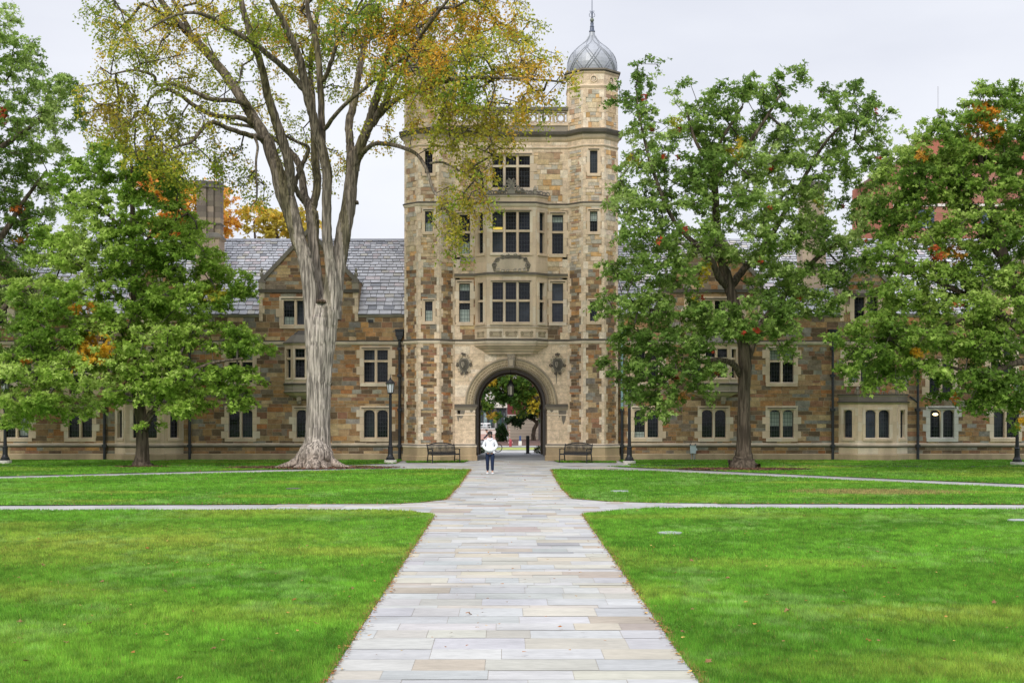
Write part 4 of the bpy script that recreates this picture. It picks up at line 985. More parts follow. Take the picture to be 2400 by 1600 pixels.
def tree(label, base, limbs, lumps, Y0, bark, leafsize=.14, kind='lobed', per=34, pal=None, patches=(), sag=.15, group=None, seed=1, step=.7, spread=.5, flat=.6, up=.7,
         trunk_sides=14, lump_rb=.14, name='tree', ratten=.0075, nsub=1.0, thin=1.0, cat='tree', zmin=1.9):
    global rng, R
    rng = np.random.default_rng(seed); R = random.Random(seed)
    root = thing(name, label, cat, (base[0], base[1], 0), 0, group)
    nodes, par, nr, = [], [], []; chains = []
    for lb in limbs:                            # polylines of (u, v, dY, r_px) at depth Y0
        P = np.array([[PX(u, Y0+dy), Y0+dy, PZ(v, Y0+dy), r*Y0/F] for u, v, dy, r in lb]); C = catmull(P, 5)
        C[:, :3] += rng.normal(0, .012, (len(C), 3)) * (C[:, 3:4] > .1)
        chains.append((C[:, :3], np.maximum(C[:, 3], .012), trunk_sides if C[0, 3] > .2 else 8))
        for k in range(len(C)): nodes.append(C[k, :3]); par.append(-1 if k == 0 else len(nodes)-2); nr.append(C[k, 3])
    allow = [1.0 if q[2] > 2.2 else 0 for q in nodes]
    att, vec = [], []
    for L_ in lumps:
        u, v, ru, rv, dy, ry = L_[:6]; dens = L_[6] if len(L_) > 6 else 1
        Y = Y0+dy; c = np.array([PX(u, Y), Y, PZ(v, Y)]); rr = np.array([ru*Y/F, ry, rv*Y/F])
        m = max(3, int(2.6*nsub*dens*(rr[0]*rr[2]*math.pi*.55+rr[0]*rr[1]*.7)/(spread*spread*2.0)))
        d = rng.normal(0, 1, (m, 3)); d /= np.linalg.norm(d, axis=1)[:, None]; q = rng.uniform(.25, 1, m)**.45
        p = c+d*rr*q[:, None]; p = p[p[:, 2] > zmin]
        att += list(p); vec += [c]*len(p)
    att = np.array(att); n0 = len(nodes)
    NB = np.zeros((n0+len(att)*12+10, 3)); NB[:n0] = nodes; cnt = n0
    par = list(par); nr = list(nr); ok = np.zeros(len(NB)); ok[:n0] = [0 if a else 50 for a in allow]
    d0 = np.min(np.linalg.norm(att[:, None]-NB[None, :n0:2], axis=2), axis=1); order = np.argsort(d0)
    tips = []; pc = []
    for k in order:
        p = att[k]; dd = np.linalg.norm(NB[:cnt]-p, axis=1)+ok[:cnt]; j = int(np.argmin(dd)); a = NB[j].copy(); L_ = np.linalg.norm(p-a)
        m = max(1, int(L_/step)); ids = [j]; prev = NB[par[j]] if par[j] >= 0 else a-np.array([0, 0, 1.])
        t0 = (a-prev)/(np.linalg.norm(a-prev)+1e-6)
        for i in range(1, m+1):
            t = i/m; q = a+(p-a)*t+t0*L_*.22*math.sin(math.pi*t)*(1-t)+np.array([0, 0, sag*L_*math.sin(math.pi*t)*.5])+rng.normal(0, .03, 3)*(i < m)
            if cnt >= len(NB): break
            NB[cnt] = q; par.append(ids[-1]); nr.append(0); ids.append(cnt); cnt += 1
        tips.append(cnt-1); pc.append(ids)
    load = np.zeros(cnt)
    for t in tips:
        j = t
        while j >= 0 and nr[j] == 0: load[j] += 1; j = par[j]
    for ids in pc:
        rr = ratten*np.sqrt(load[ids[1:]])*1.35+.004; r0 = rr[0]*1.15
        if nr[ids[0]] > 0: r0 = min(r0, nr[ids[0]])
        chains.append((NB[ids], np.concatenate([[r0], rr]), 5 if rr[0] > .03 else 3))
    # fine twigs fanning out of each tip
    tw = []
    leaves = []; src = []
    for t in tips:
        p = NB[t]; q = NB[par[t]]; d = (p-q)/(np.linalg.norm(p-q)+1e-6)
        nt_ = 3
        for s in range(nt_):
            e = d*.6+rng.normal(0, .6, 3)*np.array([1, 1, .55]); e[2] -= max(0, sag)*-.0+(.35 if sag < 0 else 0); e /= np.linalg.norm(e); l = spread*rng.uniform(.7, 1.35)
            a = p-d*rng.uniform(0, .3); m = a+e*l*.5+np.array([0, 0, .04]); b = a+e*l+np.array([0, 0, -.16*l if sag >= 0 else -.5*l])
            tw.append((np.array([a, m, b]), np.array([.009, .006, .003]), 3))
            k = max(2, int(per/nt_*thin*rng.uniform(.6, 1.4))); f = rng.uniform(.25, 1.08, k)[:, None]
            L1 = np.where(f < .5, a+(m-a)*f*2, m+(b-m)*(f-.5)*2)+rng.normal(0, 1, (k, 3))*np.array([1, 1, flat])*spread*.23
            leaves.append(L1); src.append(np.full(k, len(src)))
    V, Fc = tubes([c for c in chains if c[2] > 7], 0, lump_rb)
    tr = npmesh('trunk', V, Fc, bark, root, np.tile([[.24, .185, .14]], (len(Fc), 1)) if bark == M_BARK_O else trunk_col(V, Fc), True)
    V, Fc = tubes([c for c in chains if c[2] <= 7]+tw, 0); npmesh('branches', V, Fc, bark, root, np.tile([[.2, .17, .14]], (len(Fc), 1)))
    P = np.concatenate(leaves); S_ = np.concatenate(src); P = P[P[:, 2] > 1.5] if False else P
    V, Fc, rep = leaf_geo(P, leafsize, kind, up)
    nS = S_.max()+1; names = [c for c, w in pal]; w = np.array([w for c, w in pal]); w = w/w.sum()
    cl = vnoise(P[:, [0, 2]]*1.0+P[:, [1, 1]]*.7, .45, seed)*.65+vnoise(P[:, [0, 2]], 1.4, seed+3)*.35
    rk = np.clip(cl+rng.normal(0, .1, len(P)), 0, .999); rk = (rk-.2)/.6; cw = np.cumsum(w); idx = np.clip(np.searchsorted(cw, np.clip(rk, 0, .999)), 0, len(names)-1)
    C = np.array(names)[idx]*(1+rng.normal(0, .16, (len(P), 1)))
    tipv = rng.random(nS)[S_]
    for (u, v, ru, rv, col, fr) in patches:
        U = 1187+P[:, 0]*F/P[:, 1]; Vv = 952-(P[:, 2]-HC)*F/P[:, 1]; m = (((U-u)/ru)**2+((Vv-v)/rv)**2 < rng.uniform(.5, 1.15, len(P))) & (tipv < fr) & (P[:, 1] < Y0+2.5)
        C[m] = np.array(col)*rng.uniform(.75, 1.2, (m.sum(), 1))
    C = np.clip(C, .005, .9)
    npmesh('crown', V, Fc, M_LEAF, root, np.repeat(C, rep, axis=0)); print(label[:24], 'leaves', len(P), 'tips', len(tips))
    return root
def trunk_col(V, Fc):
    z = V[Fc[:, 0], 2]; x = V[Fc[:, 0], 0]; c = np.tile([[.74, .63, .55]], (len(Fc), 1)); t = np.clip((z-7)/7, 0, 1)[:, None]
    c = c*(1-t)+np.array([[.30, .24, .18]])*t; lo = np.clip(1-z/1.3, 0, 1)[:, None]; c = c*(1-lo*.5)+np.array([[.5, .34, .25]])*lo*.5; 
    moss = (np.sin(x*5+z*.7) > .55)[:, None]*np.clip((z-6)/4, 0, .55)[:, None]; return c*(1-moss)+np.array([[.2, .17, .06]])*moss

# ---- big forked elm
E = []
E.append([(738, 1098, 0, 56), (738, 1080, 0, 41), (740, 1060, 0, 36), (743, 1035, 0, 29.5), (744, 1000, 0, 27.5), (745, 950, 0, 27.5), (746, 890, 0, 28.5), (751, 830, 0, 30), (756, 780, 0, 31), (760, 745, 0, 30), (761, 722, 0, 26)])
E.append([(740, 860, 0, 20), (734, 790, -.1, 19), (730, 724, 0, 18), (725, 655, 0, 17.5), (714, 604, .1, 16.5), (697, 553, .2, 17.5), (683, 502, .3, 18.5), (668, 460, .3, 20), (655, 425, .4, 16), (650, 400, .4, 15), (627, 335, .8, 14), (605, 296, 1, 13), (586, 265, 1.2, 12), (548, 204, 1.6, 11), (500, 140, 2, 10), (459, 96, 2.4, 9), (421, 57, 2.6, 8), (383, 11, 3, 7), (350, -40, 3.2, 5)])
E.append([(676, 470, .2, 14), (678, 446, .1, 13.5), (677, 383, -.3, 12.5), (659, 319, -.6, 12), (643, 271, -.8, 11), (627, 223, -1, 10), (612, 153, -1.4, 9), (592, 96, -1.8, 8.5), (564, 0, -2.2, 7), (545, -80, -2.4, 5)])
E.append([(600, 296, 1, 8), (564, 277, .4, 6.5), (500, 271, -.5, 6), (451, 245, -1, 5.5), (421, 222, -1.4, 5), (383, 210, -1.8, 4), (352, 230, -2, 3)])
E.append([(590, 262, 1.2, 8), (566, 240, .8, 7), (497, 233, 0, 6), (451, 214, -.4, 5.5), (406, 197, -.8, 5), (367, 199, -1.2, 4.5), (360, 178, -1.5, 4), (314, 165, -2, 3), (260, 175, -2.4, 2)])
E.append([(620, 330, .8, 8), (605, 322, .4, 7), (580, 316, 0, 6.5), (536, 302, -1, 6), (501, 287, -1.6, 5.5), (475, 302, -2.2, 5), (448, 333, -2.8, 4), (413, 344, -3.4, 3), (367, 364, -4, 2)])
E.append([(596, 320, .2, 4), (604, 344, -.6, 3.5), (600, 382, -1.2, 3), (602, 462, -1.4, 2.2), (589, 481, -1.4, 1.5)])
E.append([(448, 85, 2.4, 6), (440, 60, 2.6, 6), (405, 0, 3, 5), (380, -60, 3.4, 4)])
E.append([(752, 800, .9, 20), (749, 706, 1.0, 17), (739, 630, 1.1, 15.5), (734, 553, 1.2, 15), (732, 515, 1.2, 17), (728, 490, 1.3, 14), (714, 460, 1.6, 10.5), (708, 420, 1.9, 9.5), (700, 385, 2.2, 9), (685, 360, 2.6, 8), (650, 330, 3.4, 6), (600, 300, 4.4, 5), (540, 290, 5.5, 3)])
E.append([(732, 495, 1.4, 11), (739, 465, 1.5, 11), (744, 430, 1.6, 11), (739, 382, 1.9, 11), (736, 319, 2.3, 10), (733, 240, 3, 8), (728, 150, 4, 7), (740, 60, 5, 5.5), (760, -40, 6, 4)])
E.append([(714, 474, 1.5, 8), (701, 456, 1.2, 7), (692, 430, .8, 6.5), (705, 395, .6, 6), (716, 370, .5, 6), (722, 345, .5, 5), (690, 330, .3, 4), (640, 300, 0, 3)])
E.append([(765, 760, -.1, 24), (774, 712, 0, 22.5), (778, 660, -.1, 17.5), (773, 610, -.2, 13), (767, 560, -.3, 13), (765, 500, -.4, 12), (766, 446, -.5, 12), (766, 398, -.6, 12.5), (755, 351, -.8, 12), (742, 312, -1, 11.5), (733, 271, -1.2, 11), (720, 223, -1.4, 10.5), (707, 159, -1.8, 10), (698, 127, -2, 9), (678, 80, -2.4, 8), (653, 32, -2.8, 7), (627, -20, -3.2, 6), (590, -110, -3.6, 4)])
E.append([(712, 210, -1.4, 8), (678, 172, -1.8, 7.5), (627, 127, -2.6, 7), (580, 92, -3.2, 6.5), (532, 67, -3.8, 6), (500, 45, -4.2, 5), (455, 30, -4.8, 4), (400, 40, -5.4, 3), (340, 75, -6, 2)])
E.append([(757, 360, -.7, 9), (755, 319, -.6, 9), (752, 223, -.4, 8.5), (745, 127, -.2, 8), (736, 80, 0, 7.5), (728, 57, 0, 7), (712, -30, .2, 5)])
E.append([(757, 190, -.4, 6), (768, 168, -.8, 6), (784, 118, -1.4, 5.5), (796, 83, -1.8, 5), (819, 48, -2.4, 4), (850, 0, -3, 3)])
E.append([(760, 305, -.6, 6), (787, 268, -1.6, 5.5), (822, 233, -2.6, 5), (867, 198, -3.6, 4.5), (914, 156, -4.6, 4), (960, 130, -5.4, 3)])
E.append([(776, 745, .1, 24), (784, 690, .2, 21), (792, 630, .3, 20), (800, 579, .4, 20), (808, 528, .5, 19.5), (818, 476, .6, 18), (823, 425, .7, 16), (825, 385, .8, 16), (822, 350, 1, 11), (819, 319, 1.1, 10), (819, 280, 1.3, 10), (828, 249, 1.6, 9.5), (838, 191, 2, 8.5), (847, 143, 2.4, 8), (854, 96, 2.8, 7), (865, 30, 3.4, 6), (880, -60, 4, 4)])
E.append([(828, 400, .7, 14), (836, 365, .5, 13.5), (847, 335, .4, 13), (867, 287, .2, 12), (876, 249, 0, 11), (889, 207, -.4, 9.5), (905, 140, -1, 8.5), (925, 70, -1.8, 7), (950, -10, -2.6, 5)])
E.append([(875, 290, .2, 10), (890, 262, -.2, 9.5), (905, 239, -.6, 9), (918, 200, -1.2, 8), (946, 153, -2, 7), (972, 105, -2.8, 6), (1010, 50, -3.8, 5), (1050, 0, -4.6, 3.5)])
E.append([(872, 295, .4, 8), (890, 270, 0, 7.5), (914, 245, -.8, 7), (946, 223, -1.6, 6.5), (978, 209, -2.2, 6), (1016, 198, -3, 5.5), (1091, 184, -4.4, 4.5), (1193, 184, -6, 3.5), (1283, 189, -7.2, 2.5), (1325, 194, -7.8, 1.5)])
E.append([(980, 208, -2.3, 5), (1010, 170, -1.6, 4.5), (1060, 120, -.8, 4), (1120, 80, 0, 3), (1180, 60, .6, 2)])
E.append([(842, 370, .6, 8), (854, 354, .2, 7), (876, 338, -.4, 6), (911, 338, -1.2, 5.5), (946, 347, -2, 5), (978, 363, -2.8, 4.5), (1000, 398, -3.4, 4), (1016, 446, -3.8, 3.5), (1040, 478, -4.2, 2.5), (1062, 520, -4.6, 1.8)])
E.append([(1008, 383, -3.4, 3), (1030, 380, -3.7, 3), (1053, 387, -4, 2.6), (1104, 417, -4.6, 2), (1140, 445, -5, 1.5)])
E.append([(1040, 205, -3.4, 3.5), (1045, 235, -3.6, 3), (1053, 270, -3.8, 2.5), (1053, 306, -4, 2), (1060, 350, -4, 1.3)])
for a, l, w in ((-2.9, 108, 20), (-2.5, 70, 19), (-.25, 98, 19), (-.9, 52, 20), (-2.0, 50, 22), (.15, 62, 15), (3.0, 72, 15), (-1.45, 40, 24)):   # root flare
    dx, dy = math.cos(a), math.sin(a)
    E.append([(742+dx*8, 1030, dy*.15, w*.7), (740+dx*22, 1064, dy*.6, w*.95), (738+dx*l*.42, 1083-dy*1, dy*.9, w*.6), (738+dx*l*.66, 1091-dy*3, dy*1.4, w*.36), (738+dx*l*.92, 1096-dy*4, dy*1.9, 3)])
E[1:] = [E[1]]+[[(u, v, d, r*(.9 if v < 700 else 1)) for u, v, d, r in e] for e in E[2:]]
EL = []
for u, v, ru, rv, dy, d in ((250, 40, 60, 50, 1, .55), (330, 60, 100, 60, 2, .6), (300, 140, 80, 60, -1, .6), (430, 130, 90, 60, 1, .5), (250, 215, 60, 50, -2, .8), (350, 230, 90, 50, -2, .7), (470, 200, 80, 50, 0, .4), (250, 285, 50, 40, -2, 1), (330, 310, 80, 40, -3, .8), (430, 300, 90, 50, -2, .6), (520, 300, 60, 60, -1, .4),
        (350, 365, 70, 35, -3, .9), (450, 390, 90, 45, -3, .7), (550, 390, 70, 50, -1, .5), (600, 440, 25, 45, -1, .5), (450, 40, 90, 50, 2, .7), (560, 50, 100, 60, -3, .8), (650, 140, 90, 80, 3, .5), (590, 230, 70, 60, 4, .4), (690, 330, 60, 70, 4, .4), (740, 60, 100, 70, 3, .9), (800, 160, 80, 80, 4, .6), (850, 50, 100, 70, -3, 1.1), (770, 380, 50, 60, 4, .5),
        (930, 50, 110, 70, -2, 1.2), (955, 160, 100, 70, -4, 1.2), (1030, 70, 110, 80, -1, 1.2), (1060, 180, 120, 70, -5, 1.2), (1150, 40, 100, 60, -2, .9), (1170, 130, 100, 60, -4, .9), (1240, 170, 60, 45, -6, .6), (1300, 195, 45, 35, -7, .6), (1225, 50, 45, 50, -2, .5), (1290, 130, 30, 20, -5, .25), (1010, 270, 60, 50, -4, .7), (1095, 270, 90, 55, -5, .8), (1180, 260, 70, 45, -6, .7),
        (1100, 340, 60, 50, -5, .6), (1190, 320, 45, 35, -6, .6), (1250, 250, 45, 40, -6.5, .5), (1080, 420, 60, 45, -4.5, .5), (1130, 400, 50, 45, -5, .5), (1065, 500, 45, 50, -4.5, .8), (1120, 470, 45, 35, -5, .7), (1070, 570, 30, 35, -4.6, .6), (890, 320, 45, 35, 0, .35), (1040, 320, 40, 40, -4, .6), (640, 60, 80, 60, 3, .6), (910, 250, 30, 30, 2, .3),
        (450, -80, 160, 70, 1, .4), (700, -90, 180, 80, 0, .5), (950, -90, 180, 80, 0, .6), (1130, -50, 90, 50, -2, .5)):
    EL.append((u, v, ru, rv, dy, 2.2, d))
EPAL = [((.26, .34, .04), 3.5), ((.38, .42, .045), 4.5), ((.55, .52, .06), 4), ((.66, .50, .06), 2.2), ((.7, .42, .06), 1)]
GRN = (.24, .36, .04); ORG = (.75, .42, .05)
ep = [(850, 40, 120, 70, GRN, .6), (720, 100, 90, 100, GRN, .4), (1090, 190, 90, 60, GRN, .55), (1130, 330, 120, 90, (.36, .33, .04), .7), (950, 110, 150, 80, ORG, .4), (1030, 40, 160, 60, ORG, .35), (380, 60, 160, 70, (.6, .46, .06), .4), (1060, 480, 90, 110, (.45, .38, .05), .7), (270, 270, 80, 60, (.38, .29, .04), .7), (1240, 190, 110, 60, (.5, .34, .05), .6), (380, 240, 140, 140, (.26, .25, .04), .4), (600, 350, 120, 120, (.2, .24, .05), .6)]
tree('huge forked elm with pale trunk and thin yellow, orange and green autumn leaves', G(738, 1096), E, EL, 59.0, M_BARK_E, leafsize=.15, kind='simple', per=50, pal=EPAL, patches=ep, sag=-.1, seed=11, spread=.5, flat=.9, up=.3, name='elm_tree', ratten=.0075, nsub=1.65, thin=.9, lump_rb=.075, trunk_sides=44)
elm = [o for o in COL.objects if o.name.startswith('elm_tree')][0]
for (u, v, dy, ru, rv, c_) in ((751, 706, -.62, 11, 3.5, (.3, .2, .15)), (834, 474, .45, 6, 6, (.2, .15, .11))):
    Ye = 59+dy; m = MB(); m.lathe([(ru*Ye/F, 0), (ru*Ye/F*1.05, .12), (ru*Ye/F*.8, .22), (ru*Ye/F*.5, .2)], PX(u, Ye), Ye+.1, 14, c_)
    for i_ in range(len(m.v)): m.v[i_] = (m.v[i_][0], Ye+(m.v[i_][1]-Ye)*.9-(m.v[i_][2])*.5+.1, PZ(v, Ye)+(m.v[i_][2]-.1)*.7)
    m.build('cut_scar', M_BARK_E, elm, True)
GPAL = [((.18, .31, .04), 3), ((.28, .43, .06), 4), ((.38, .54, .09), 4), ((.5, .64, .16), 3)]
DPAL = [((.125, .215, .04), 3), ((.195, .31, .06), 4), ((.30, .43, .095), 4), ((.46, .59, .19), 2.6)]
OR2 = (.85, .5, .05); RED = (.45, .07, .03)
# ---- left maple
ml = [[(332, 1096, 0, 28), (332, 1084, 0, 20), (333, 1060, 0, 15.5), (333, 1010, 0, 14), (328, 960, 0, 13.5), (322, 920, 0, 13), (320, 840, 0, 12), (318, 740, 0, 10), (315, 640, 0, 8.5), (312, 540, 0, 7), (310, 450, 0, 5), (308, 380, 0, 3)],
      [(335, 1010, 0, 8), (343, 1000, -.3, 7.5), (352, 975, -.8, 7), (380, 930, -1.5, 6), (430, 880, -2, 5), (500, 850, -2.4, 3.5), (570, 840, -2.4, 2.5)],
      [(320, 900, 0, 8), (290, 870, -1, 7), (230, 850, -1.8, 5), (150, 850, -2.4, 4), (80, 870, -2.6, 2.5)], [(319, 800, 0, 7), (370, 740, 1, 6), (450, 680, 1.6, 4.5), (520, 650, 1.6, 3)],
      [(318, 740, 0, 6), (260, 680, 1, 5), (180, 620, 1.4, 4), (120, 590, 1.4, 2.5)], [(314, 600, 0, 5), (370, 540, -.6, 4), (440, 500, -.8, 2.5)], [(313, 560, 0, 5), (250, 500, .6, 3.5), (200, 460, .8, 2.5)]]
mlL = [(u, v, ru, rv, dy, 2.0, d) for u, v, ru, rv, dy, d in ((285, 375, 90, 42, 0, .9), (370, 425, 80, 45, .5, 1), (190, 430, 80, 50, .3, .9),  (290, 490, 140, 55, -.6, 1), (425, 545, 60, 45, 0, 1), (125, 545, 60, 35, .5, .7), (140, 590, 80, 50, .5, .9), (270, 590, 150, 65, -1, 1.1), (430, 610, 100, 55, -.5, 1), (535, 665, 65, 38, 0, .9), (95, 690, 80, 50, 0, 1), (240, 700, 160, 65, -1.6, 1.1), (430, 710, 110, 55, -1, 1), (120, 780, 100, 50, -1.2, 1),
        (500, 790, 100, 38, -1, 1), (590, 815, 50, 28, -1, .9), (300, 800, 150, 60, -2, 1.1), (75, 860, 75, 45, -1.8, 1), (200, 870, 120, 50, -2.4, 1.1), (400, 880, 120, 50, -2.2, 1.1), (545, 890, 70, 35, -1.8, 1), (50, 940, 65, 28, -1.8, 1), (150, 945, 100, 30, -2.4, 1), (310, 925, 80, 25, -2, .7), (430, 945, 70, 28, -2.2, .9), (560, 945, 35, 20, -1.8, .7), (380, 1000, 50, 18, -1.6, .35), (20, 985, 30, 22, -1.8, .8))]
mp_ = [(225, 815, 45, 38, OR2, .85), (195, 722, 32, 18, (.75, .36, .04), .45), (175, 865, 14, 9, OR2, .6), (298, 757, 9, 7, (.7, .22, .03), .7), (60, 845, 16, 12, (.55, .2, .03), .6), (500, 690, 40, 20, (.45, .42, .04), .4)]
tree('bright green maple with one orange spray, standing left of the elm', G(332, 1094), ml, mlL, 60.0, M_BARK_O, leafsize=.155, per=66, pal=GPAL, patches=mp_, seed=21, spread=.42, flat=.45, name='maple_tree', ratten=.006, nsub=1.25)
# ---- far left tree, trunk out of frame
fl = [[(-75, 1098, 0, 40), (-75, 1060, 0, 27), (-72, 900, 0, 24), (-66, 700, 0, 20), (-55, 500, 0, 15), (-40, 330, 0, 11), (-25, 180, 0, 7), (-10, 40, 0, 4)], [(-70, 820, 0, 12), (-20, 760, 0, 9), (30, 700, 0, 6), (90, 660, 0, 3)], [(-60, 600, 0, 11), (0, 560, 0, 8), (50, 480, 0, 5), (110, 400, 0, 3)], [(-45, 380, 0, 9), (10, 340, 0, 7), (80, 290, 0, 4), (140, 230, 0, 2.5)], [(-70, 860, 0, 10), (-20, 850, -.5, 7), (40, 830, -1, 4)], [(-70, 800, 0, 12), (-150, 720, 0, 8), (-230, 640, 0, 4)], [(-55, 520, 0, 12), (-130, 430, 0, 8), (-200, 350, 0, 4)]]
flL = [(u, v, ru, rv, dy, 2.2, d) for u, v, ru, rv, dy, d in ((5, 40, 20, 40, 0, .8), (15, 110, 55, 45, 0, .8), (60, 120, 35, 35, 0, .6), (30, 190, 60, 50, 0, .9), (140, 210, 50, 35, 0, 1), (150, 270, 50, 40, .5, .9), (60, 280, 70, 50, 0, 1), (20, 360, 70, 55, 0, 1), (115, 350, 50, 35, .5, .7), (40, 440, 80, 50, .5, 1), (20, 520, 60, 50, .5, 1), (90, 500, 50, 40, 1, .6), (30, 610, 70, 60, 1, 1), (30, 700, 60, 60, 1, .9), (30, 800, 60, 60, .6, .9), (110, 850, 60, 40, .8, .8), (20, 900, 50, 40, .6, .8), (-140, 250, 130, 110, 0, .8), (-150, 480, 140, 120, 0, .8), (-170, 720, 130, 110, 0, .8), (-80, 80, 90, 90, 0, .4))]
tree('tall dark green tree at the left edge of the picture', G(-75, 1094), fl, flL, 62.0, M_BARK_O, leafsize=.15, per=60, pal=DPAL, patches=[(5, 270, 15, 30, RED, .5), (40, 490, 20, 12, (.5, .15, .03), .6), (70, 560, 50, 18, (.5, .25, .05), .3)], seed=31, spread=.45, flat=.5, name='leafy_tree', ratten=.006, nsub=1.25)
# ---- tree right of the arch
ro = [[(1744, 1101, 0, 42), (1744, 1093, 0, 33), (1744, 1083, 0, 26), (1744, 1070, 0, 20.5), (1744, 1050, 0, 17), (1744, 1000, 0, 15), (1744, 950, 0, 14.3), (1745, 900, 0, 14.3), (1746, 850, 0, 15), (1742, 810, 0, 14), (1735, 770, 0, 13), (1722, 720, 0, 12.5), (1708, 670, 0, 12), (1700, 640, 0, 10.5), (1688, 600, 0, 10), (1680, 520, 0, 9), (1675, 440, 0, 8), (1668, 390, 0, 6), (1690, 330, 0, 4), (1740, 250, 0, 3)],
      [(1748, 850, 0, 9), (1760, 820, .3, 8.5), (1770, 790, .6, 8), (1800, 740, 1.2, 9), (1850, 680, 1.8, 7), (1910, 610, 2, 6), (1980, 560, 2, 4), (2050, 540, 2, 3)], [(1735, 880, 0, 8), (1722, 858, -.5, 7.5), (1700, 845, -1.2, 6.5), (1660, 845, -2, 5), (1600, 860, -2.6, 4), (1550, 900, -3, 2.5)],
      [(1708, 675, 0, 11), (1725, 655, .5, 9), (1745, 630, 1, 8), (1790, 580, 1.6, 7), (1850, 480, 2, 5.5), (1930, 340, 2, 3.5), (2000, 270, 2, 2)], [(1705, 670, 0, 10), (1685, 650, -.6, 9), (1672, 620, -1, 7), (1640, 580, -1.4, 6), (1580, 520, -1.6, 5), (1530, 400, -1.6, 4), (1500, 280, -1.6, 2.5), (1490, 200, -1.6, 1.5)],
      [(1676, 420, 0, 6), (1720, 380, -.6, 5), (1780, 300, -1, 4), (1830, 220, -1, 2.5)], [(1738, 780, 0, 9), (1690, 760, -1.2, 8), (1620, 740, -1.8, 6), (1540, 730, -2.2, 4), (1460, 700, -2.4, 2.5)], [(1672, 400, 0, 5), (1630, 330, .6, 4), (1610, 260, .8, 2.5)]]
roL = [(u, v, ru, rv, dy, 2.2, d) for u, v, ru, rv, dy, d in ((1485, 170, 30, 18, -1.5, .5), (1530, 165, 14, 25, -1.5, .5), (1490, 235, 60, 35, -1.6, .6), (1600, 215, 25, 22, .6, .6), (1530, 300, 60, 40, -1.2, .8), (1620, 285, 50, 40, .4, .8), (1700, 235, 60, 28, 0, .8), (1760, 220, 50, 30, -.6, .8), (1850, 190, 50, 22, -1, .8), (1700, 300, 90, 50, .5, 1), (1820, 280, 70, 55, .4, .9), (1940, 235, 45, 28, 1.6, .9), (2015, 215, 25, 18, 1.8, .7), (2060, 255, 45, 28, 1.8, .8), (1960, 310, 80, 45, 1.6, 1), (2050, 330, 40, 35, 1.6, .8),
        (1510, 380, 60, 45, -1.4, .7), (1490, 430, 55, 30, -1.5, .6), (1600, 390, 80, 50, -.8, .9), (1720, 390, 110, 60, -.6, 1.1), (1880, 390, 120, 60, .8, 1.1), (2030, 400, 70, 45, 1.4, .9), (1450, 480, 40, 18, -1.8, .6), (1500, 500, 60, 30, -1.8, .8), (1600, 470, 80, 50, -1.4, 1), (1730, 490, 110, 55, -1.4, 1.1), (1880, 490, 90, 45, .8, 1), (2040, 480, 70, 40, 1.6, .9), (1480, 560, 55, 28, -2, .7), (1590, 560, 100, 45, -2, 1), (1760, 570, 100, 50, -1.2, 1.1), (1920, 560, 90, 40, 1, .9), (2030, 560, 60, 35, 1.4, .8),
        (1420, 630, 22, 14, -2, .5), (1500, 640, 80, 38, -2.2, .9), (1590, 640, 60, 40, -2, 1), (1650, 590, 40, 30, 1, .6), (1810, 650, 60, 45, -.4, 1), (1900, 650, 80, 40, .8, 1), (1440, 715, 60, 28, -2.4, .8), (1560, 720, 110, 38, -2.4, 1.1), (1670, 740, 60, 30, -2.2, 1), (1790, 720, 90, 35, -1.8, 1), (1910, 710, 90, 30, .2, .9), (1990, 640, 50, 40, 1.2, .8),
        (1470, 790, 50, 35, -2.4, .9), (1570, 800, 100, 40, -2.6, 1.1), (1690, 770, 45, 28, -2.4, .9), (1760, 775, 65, 25, -2.4, 1.1), (1840, 780, 40, 22, -1.6, .7), (1845, 825, 25, 18, -1.4, .6), (1500, 870, 70, 35, -2.6, .9), (1610, 860, 80, 35, -3, 1), (1490, 920, 40, 25, -2.6, .8), (1560, 920, 60, 30, -2.8, .8), (1540, 960, 40, 16, -2.8, .6), (1420, 850, 20, 14, -2.4, .4), (1640, 920, 35, 15, -2.8, .5))]
YL = (.62, .5, .04)
rp = [(1665, 655, 30, 40, YL, .8), (1640, 690, 20, 20, YL, .4), (1725, 345, 26, 28, (.55, .42, .04), .7), (1925, 475, 18, 22, (.5, .45, .05), .7), (1485, 380, 16, 14, (.5, .42, .05), .7), (1585, 290, 18, 20, (.45, .45, .05), .5), (1620, 928, 35, 14, (.45, .22, .06), .5)]
for _ in range(34):
    rp.append((random.Random(_).uniform(1440, 2080), random.Random(_+99).uniform(200, 900), 7, 6, RED, .8))
tree('broad green tree with few red leaves in front of the wing right of the arch', G(1742, 1099), ro, roL, 58.3, M_BARK_O, leafsize=.155, per=58, pal=DPAL, patches=rp, seed=41, spread=.44, flat=.55, name='leafy_tree', ratten=.006, nsub=1.08)
